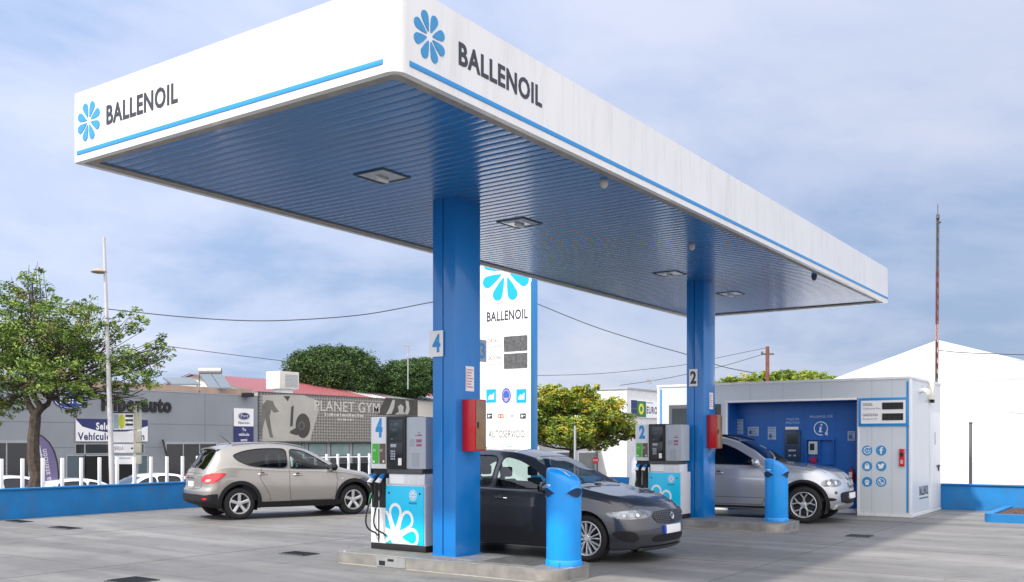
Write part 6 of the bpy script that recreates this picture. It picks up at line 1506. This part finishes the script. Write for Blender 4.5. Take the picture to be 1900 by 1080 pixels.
# ---- dark grey hatchback/saloon by the near island
DARK = paint('dark_grey_metallic_paint', (.048,.052,.062), .5, .30)
spT = []
for k in range(8):
    a = 2*pi*k/8+.2; spT += [(a-.06, a-.17, .05, .218, .008, .014), (a+.06, a+.17, .05, .218, .008, .014)]
GR = mat('hexagon_grille_chrome', (.13,.135,.15), .3, metal=.7)
tipo = dict(L=4.45, fo=.90, wb=2.64, W=.895, paint=DARK, arch=.372, wr_=.325, rim=.238, mid=.5, belt=.94, cab=(1.3, 3.5), diag=48, bowf=.30,
 zt=[(0,.71),(.08,.79),(.3,.875),(.7,.95),(1.05,1.015),(1.2,1.055),(1.6,1.27),(2.0,1.45),(2.4,1.535),(2.8,1.555),(3.2,1.53),(3.7,1.40),(4.05,1.16),(4.25,1.09),(4.45,1.03)],
 zb=[(0,.64),(.15,.74),(.4,.82),(.8,.89),(1.15,.93),(1.5,.945),(2.5,.975),(3.3,1.01),(3.9,1.02),(4.45,.95)],
 wr=[(0,.60),(.3,.68),(.8,.72),(1.1,.71),(2.0,.565),(2.5,.56),(3.3,.545),(3.8,.56),(4.2,.66),(4.45,.66)],
 wbt=[(0,.76),(.3,.80),(.8,.845),(1.5,.845),(3.3,.84),(3.9,.81),(4.45,.74)],
 wm=[(0,.80),(.3,.86),(.8,.893),(3.7,.893),(4.1,.87),(4.45,.80)],
 zs=[(0,.20),(.4,.17),(2.1,.165),(3.9,.2),(4.45,.33)], nose=[(.1,.12),(.2,.06),(.3,.02),(.42,.0),(.55,.01),(.66,.03),(.75,.08),(.9,.2)], tail=TAIL0,
 outl=dict(front=[(1.36,.985),(1.62,1.135),(1.95,1.315),(2.18,1.40),(2.42,1.44),(2.43,1.2),(2.44,1.01),(2.43,.99),(1.9,.98)],
           rear=[(2.52,1.0),(2.51,1.2),(2.50,1.445),(2.85,1.455),(3.2,1.43),(3.33,1.38),(3.36,1.2),(3.38,1.03),(3.36,1.015),(2.9,1.0)],
           quarter=[(3.44,1.04),(3.42,1.2),(3.40,1.35),(3.6,1.27),(3.82,1.11),(3.84,1.07),(3.7,1.05)],
           wind=(1.13,1.97,.66,.53,1), back=(3.62,4.08,.50,.55,-1)),
 glass=[('front', CLEARG, 'front_door_window'),('rear', CLEARG, 'rear_door_window'),('quarter', CLEARG, 'quarter_window')], screens=[('wind', WINDG, 'windscreen'),('back', SHADOWG, 'rear_window')],
 seams=dict(a=[(1.40,.93),(1.33,.75),(1.33,.45),(1.42,.26)], b=[(2.47,.97),(2.50,.7),(2.46,.26)], d=[(1.42,.26),(2.46,.26)], c=[(3.4,.99),(3.44,.85),(3.3,.7),(3.2,.5),(3.15,.27)], top_a=[(.30,.70),(.6,.725),(.95,.74),(1.08,.73)], top_b=[(.22,.0),(.21,.3),(.24,.5),(.30,.70)]),
 mirror=(1.50,.985), handles=[(2.30,.84),(3.25,.86)], handm=CHROME, lip=.014, lipmat=DARK, lipoff=.005,
 spokes=spT,
 decals=[('headlight', [(-.235,.665),(-.20,.705),(-.05,.725),(.12,.722),(.30,.705),(.44,.685),(.40,.645),(.30,.615),(.15,.605),(-.02,.615),(-.15,.635)], LAMPIN, 'diag', dict(off=.004, res=.01)),
         ('headlight_lens', [(-.24,.665),(-.205,.71),(-.05,.73),(.12,.727),(.30,.71),(.445,.688),(.405,.64),(.30,.61),(.15,.60),(-.02,.61),(-.155,.63)], LENS, 'diag', dict(off=.012, res=.015)),
         ('grille', [(-.50,.685),(-.3,.70),(0,.71),(.3,.70),(.50,.685),(.44,.58),(.33,.535),(.0,.525),(-.33,.535),(-.44,.58)], BLACK, 'front', dict(off=.006, sides=(1,), smooth=1)),
         ('lower_grille', [(-.50,.335),(-.42,.385),(0,.39),(.42,.385),(.50,.335),(.45,.285),(0,.28),(-.45,.285)], PLAST, 'front', dict(off=.006, sides=(1,), smooth=1)),
         ('fog_lamp_recess', [(.0,.36),(.05,.44),(.2,.455),(.33,.44),(.36,.40),(.24,.32),(.1,.30),(.02,.32)], PLAST, 'diag', dict(off=.005, smooth=2)),
         ('front_splitter', [(-.62,.20),(-.62,.235),(0,.24),(.62,.235),(.62,.20)], DGREY, 'front', dict(off=.03, smooth=0, sides=(1,))),
         ('number_plate', [(-.26,.395),(-.26,.505),(.26,.505),(.26,.395)], PLATE, 'front', dict(off=.022, smooth=0, sides=(1,))),
         ('crease', [(.95,.755),(.95,.765),(1.5,.80),(2.5,.845),(3.5,.88),(3.5,.872),(2.5,.835),(1.5,.79)], DARK, 'side', dict(off=.004, smooth=0))])
def tipo_post(root, body, xf, cast, decal, line):
    gr = [o for o in root.children if o.name.startswith('grille')][0]
    decal('plate_stripe', [(.26,.395),(.26,.505),(.215,.505),(.215,.395)], EUB, 'front', off=.0235, smooth=0, sides=(-1,))
    gh = {1: MB(), -1: MB()}
    for j in range(6):
        for i in range(-9, 10):
            u = i*.052+(.026 if j % 2 else 0); z = .548+.027*j
            if abs(u) > .46-.9*max(0, .60-z) or abs(u) < .055: continue
            h, n_ = cast(Vector((4, u, z)), Vector((-1,0,0)))
            if h is None: continue
            h = h+n_*.009; t1 = Vector((0,1,0)); t1 = (t1-n_*t1.dot(n_)).normalized(); t2 = n_.cross(t1)
            P6 = [h+t1*(.017*math.cos(a))+t2*(.011*math.sin(a)) for a in [pi*k/3 for k in range(6)]]; 
            gh[1 if u > 0 else -1].add(P6+[h+n_*.004], [(k, (k+1) % 6, 6) for k in range(6)])
    for g_ in gh.values(): g_.build('grille_mesh', GR, gr)
    h, n_ = cast(Vector((4, 0, .625)), Vector((-1,0,0))); Mb = n_.to_track_quat('Z', 'Y').to_matrix().to_4x4(); Mb.translation = h+n_*.008
    g_ = MB(Mb); g_.ring(0, 0, .040, .052, 0, .012, 28); g_.disc(0, 0, .04, 0, .006); b_ = g_.build('badge', CHROME, root)
    g_ = MB(Mb)
    for k in range(4): g_.box(-.02+.013*k-.004, -.02+.013*k+.003, -.025, .025, .0065, .010)
    g_.build('badge_bars', DGREY, b_)
    for sg in (1, -1):     # two round projectors inside each lamp
        for (u, z, r_) in ((.02,.662,.036),(.20,.655,.032)):
            a = R(48); D = Vector((-math.cos(a), -sg*math.sin(a), 0)); rr_ = Vector((-math.sin(a), sg*math.cos(a), 0)); o = Vector((xf-.20,sg*.66,0))+rr_*u-D*3+Vector((0,0,z)); h, n_ = cast(o, D)
            if h is None: continue
            Mb = n_.to_track_quat('Z', 'Y').to_matrix().to_4x4(); Mb.translation = h+n_*.006; g_ = MB(Mb); g_.ring(0, 0, r_*.85, r_, 0, .003, 24); g_.build('lamp_ring', DGREY, root)
            g_ = MB(Mb); g_.disc(0, 0, r_*.85, 0, .002); g_.ring(0, 0, r_*.2, r_*.3, .002, .004, 16); g_.build('lamp_bowl', WHITEP, root)
    for g_ in line('r', [(1.1+.015*i, .50-.02*i) for i in range(2)], .01, None, 'top'): pass
    g_ = MB(); 
    for y0, y1 in ((.55, .0), (-.05, -.55)):
        h0, n0 = cast(Vector((xf-1.10, y0, 3)), Vector((0,0,-1))); h1, n1_ = cast(Vector((xf-1.22, y1, 3)), Vector((0,0,-1))); g_.tube([h0+n0*.02, (h0+h1)/2+n0*.03, h1+n1_*.02], .008, 6)
    g_.build('wiper', BLACK, root)
    h, n_ = cast(Vector((xf-3.15, 0, 3)), Vector((0,0,-1))); g_ = MB(); g_.tube([h, h+Vector((-.16,0,.24))], [.006,.003], 6); g_.build('aerial', BLACK, root)
tipo['_post'] = tipo_post
r_t = make_car(tipo, 'parked_hatchback', 'dark grey car facing right beside the near pump island, partly behind the column and bin')
# front wheel near side on the ground at (5.2, 1.14); heading -y
YAW = R(-90+1.0); place(r_t, (5.2+.895, 1.24+1.32, 0), YAW)

# ---- silver big off-roader at the kiosk
SILV = paint('silver_metallic_paint', (.50,.52,.55), .6, .28)
spX = []
for k in range(5):
    a = 2*pi*k/5+.3; spX += [(a, a, .05, .13, .022, .018), (a, a-.30, .125, .232, .014, .014), (a, a+.30, .125, .232, .014, .014)]
GR2 = mat('kidney_chrome', (.62,.64,.66), .15, metal=.9)
x5 = dict(L=4.71, fo=.76, wb=2.93, W=.966, paint=SILV, arch=.445, wr_=.378, rim=.262, mid=.52, belt=1.15, cab=(1.5, 3.9), diag=45, bowf=.32,
 zt=[(0,.95),(.08,1.03),(.3,1.10),(.9,1.165),(1.3,1.215),(1.45,1.24),(1.85,1.50),(2.25,1.69),(2.7,1.785),(3.3,1.80),(4.0,1.755),(4.35,1.64),(4.45,1.59),(4.7,1.30),(4.854,1.15)],
 zb=[(0,.86),(.2,.96),(.6,1.03),(1.1,1.08),(1.5,1.12),(2.5,1.16),(3.6,1.20),(4.4,1.22),(4.7,1.18),(4.854,1.05)],
 wr=[(0,.60),(.35,.72),(1.0,.79),(1.4,.78),(2.25,.64),(2.8,.64),(3.8,.62),(4.4,.58),(4.7,.66),(4.854,.68)],
 wbt=[(0,.78),(.3,.86),(.9,.915),(1.6,.915),(3.6,.91),(4.3,.87),(4.854,.80)],
 wm=[(0,.82),(.3,.915),(.8,.963),(4.0,.966),(4.5,.93),(4.854,.86)],
 zs=[(0,.30),(.4,.26),(2.1,.255),(4.2,.28),(4.854,.42)], nose=[(.2,.14),(.35,.05),(.5,.0),(.7,.01),(.85,.04),(.95,.10),(1.1,.2)], tail=TAIL0,
 outl=dict(front=[(1.60,1.17),(1.9,1.34),(2.2,1.50),(2.42,1.59),(2.62,1.625),(2.64,1.4),(2.66,1.2),(2.64,1.185),(2.1,1.175)],
           rear=[(2.74,1.20),(2.72,1.4),(2.70,1.635),(3.1,1.655),(3.5,1.64),(3.58,1.5),(3.66,1.25),(3.64,1.225),(3.1,1.21)],
           quarter=[(3.74,1.25),(3.66,1.5),(3.62,1.62),(3.95,1.60),(4.2,1.54),(4.22,1.4),(4.1,1.27),(4.0,1.245)],
           wind=(1.42,2.2,.72,.60,1), back=(4.46,4.74,.54,.60,-1)),
 glass=[('front', SHADOWG, 'front_door_window'),('rear', SHADOWG, 'rear_door_window'),('quarter', SHADOWG, 'quarter_window')], screens=[('wind', WINDG, 'windscreen'),('back', SHADOWG, 'rear_window')],
 seams=dict(a=[(1.62,1.13),(1.52,.9),(1.50,.55),(1.6,.36)], b=[(2.70,1.17),(2.72,.8),(2.68,.36)], d=[(1.6,.36),(2.68,.36)], c=[(3.7,1.2),(3.72,1.0),(3.5,.8),(3.35,.5),(3.3,.36)], sh=[(1.5,.50),(2.7,.505),(3.3,.50)], top_a=[(.36,.72),(.7,.77),(1.1,.80),(1.35,.80)]),
 mirror=(1.72,1.19), handles=[(2.52,1.0),(3.5,1.03)], lip=.05, lipmat=PLAST, lipoff=.012, trim=BLACK,
 spokes=spX,
 decals=[('sill_cladding', [(1.2,.25),(1.2,.33),(3.5,.33),(3.5,.25)], PLAST, 'side', dict(off=.014, smooth=0, res=.03)),
         ('headlight', [(-.17,.80),(-.14,.86),(-.02,.895),(.14,.90),(.27,.87),(.33,.80),(.27,.755),(.10,.745),(-.06,.75)], LAMPIN, 'diag', dict(off=.004, res=.01)),
         ('headlight_lens', [(-.175,.80),(-.145,.865),(-.02,.90),(.14,.905),(.275,.875),(.335,.80),(.275,.75),(.10,.74),(-.065,.745)], LENS, 'diag', dict(off=.012, res=.015)),
         ('kidney_grille', [(.03,.70),(.03,.88),(.08,.92),(.20,.915),(.25,.85),(.22,.74),(.15,.70)], GR2, 'front', dict(off=.016)),
         ('front_bumper_trim', [(-.56,.40),(-.62,.60),(-.5,.64),(0,.64),(.5,.64),(.62,.60),(.56,.40)], PLAST, 'front', dict(off=.012, smooth=1, sides=(1,))),
         ('bumper_scoop', [(.02,.47),(.02,.52),(.40,.54),(.42,.46)], PLAST, 'diag', dict(off=.008, smooth=1)),
         ('parking_lamp', [(-.02,.60),(.0,.66),(.06,.66),(.06,.60)], DGREY, 'diag', dict(off=.008, smooth=1)),
         ('skid_plate', [(-.70,.31),(-.66,.385),(0,.39),(.66,.385),(.70,.31),(0,.30)], STEEL, 'front', dict(off=.03, smooth=0, sides=(1,))),
         ('number_plate', [(-.26,.50),(-.26,.61),(.26,.61),(.26,.50)], PLATE, 'front', dict(off=.035, smooth=0, sides=(1,)))])
def x5_post(root, body, xf, cast, decal, line):
    for o in [o for o in root.children if o.name.startswith('kidney_grille')]:
        pass
    for sg in (1, -1):
        g_ = MB()
        for k in range(6):
            y = sg*(.065+.026*k); h, n_ = cast(Vector((4, y, .72)), Vector((-1,0,0))); h2, n2 = cast(Vector((4, y, .89)), Vector((-1,0,0))); g_.tube([h+n_*.018, h2+n2*.018], .0045, 5)
        g_.build('grille_bars', BLACK, root)
        for (u, z, r_) in ((.02,.825,.05),(.17,.82,.045)):
            a = R(45); D = Vector((-math.cos(a), -sg*math.sin(a), 0)); rr_ = Vector((-math.sin(a), sg*math.cos(a), 0)); h, n_ = cast(Vector((xf-.20,sg*.66,0))+rr_*u-D*3+Vector((0,0,z)), D)
            if h is None: continue
            Mb = n_.to_track_quat('Z', 'Y').to_matrix().to_4x4(); Mb.translation = h+n_*.006; g_ = MB(Mb); g_.ring(0, 0, r_*.82, r_, 0, .003, 24); g_.build('lamp_ring', DGREY, root); g_ = MB(Mb); g_.disc(0, 0, r_*.82, 0, .002); g_.build('lamp_bowl', CHROME, root)
    for g_ in line('r', [(2.2+.1*i, .57) for i in range(20)], .018, None, 'top', off=.035): g_.build('roof_rail', BLACK, root, smooth=True)
x5['_post'] = x5_post
r_x = make_car(x5, 'parked_off_roader', 'silver large off-roader standing between the far column and the blue kiosk recess')
YX = R(-90+4.5); hx = Vector((math.cos(YX), math.sin(YX), 0)); lx = Vector((-hx.y, hx.x, 0))
place(r_x, Vector((13.13, .77, 0)) - hx*1.465 + lx*.966*1.0, YX)

# ---- white cars parked along the street behind the left wall
WP = mat('white_car_paint', (.72,.73,.74), .3, coat=1.0)
wsp = spk(7, .05, .2, .014, .02)
def clone(base, **k):
    d = dict(base); d.update(k); return d
wc = clone(tipo, paint=WP, lipmat=WP, _post=lambda *a: None, decals=[d for d in tipo['decals'] if d[0] in ('headlight','grille','lower_grille','number_plate')]+[('tail_lamp', [(-.05,.80),(-.03,.93),(.2,.95),(.32,.93),(.25,.82)], TAIL, 'rdiag', dict(off=.01))], spokes=wsp, ds=.06, handm=WP, group='white cars parked behind the left wall',
    glass=[('front', SHADOWG, 'front_door_window'),('rear', SHADOWG, 'rear_door_window'),('quarter', SHADOWG, 'quarter_window')])
w1 = make_car(wc, 'street_car', 'white car half hidden behind the blue wall, furthest left')
def street(o, px, Y, rz, z=GZ+.0):
    p = pY(px, 900, Y); place(o, (p.x, p.y, z), rz)
st_dir = math.atan2(0, 1)
street(w1, -25, 31.5, math.radians(180-8))
w2 = dup(w1); w2['label'] = 'white saloon behind the blue wall between the tree trunk and the street lamp'; street(w2, 160, 30.0, math.radians(172+180))
w3 = dup(w1); w3['label'] = 'white car behind the wall just right of the street lamp pole'; street(w3, 262, 34.0, math.radians(172))
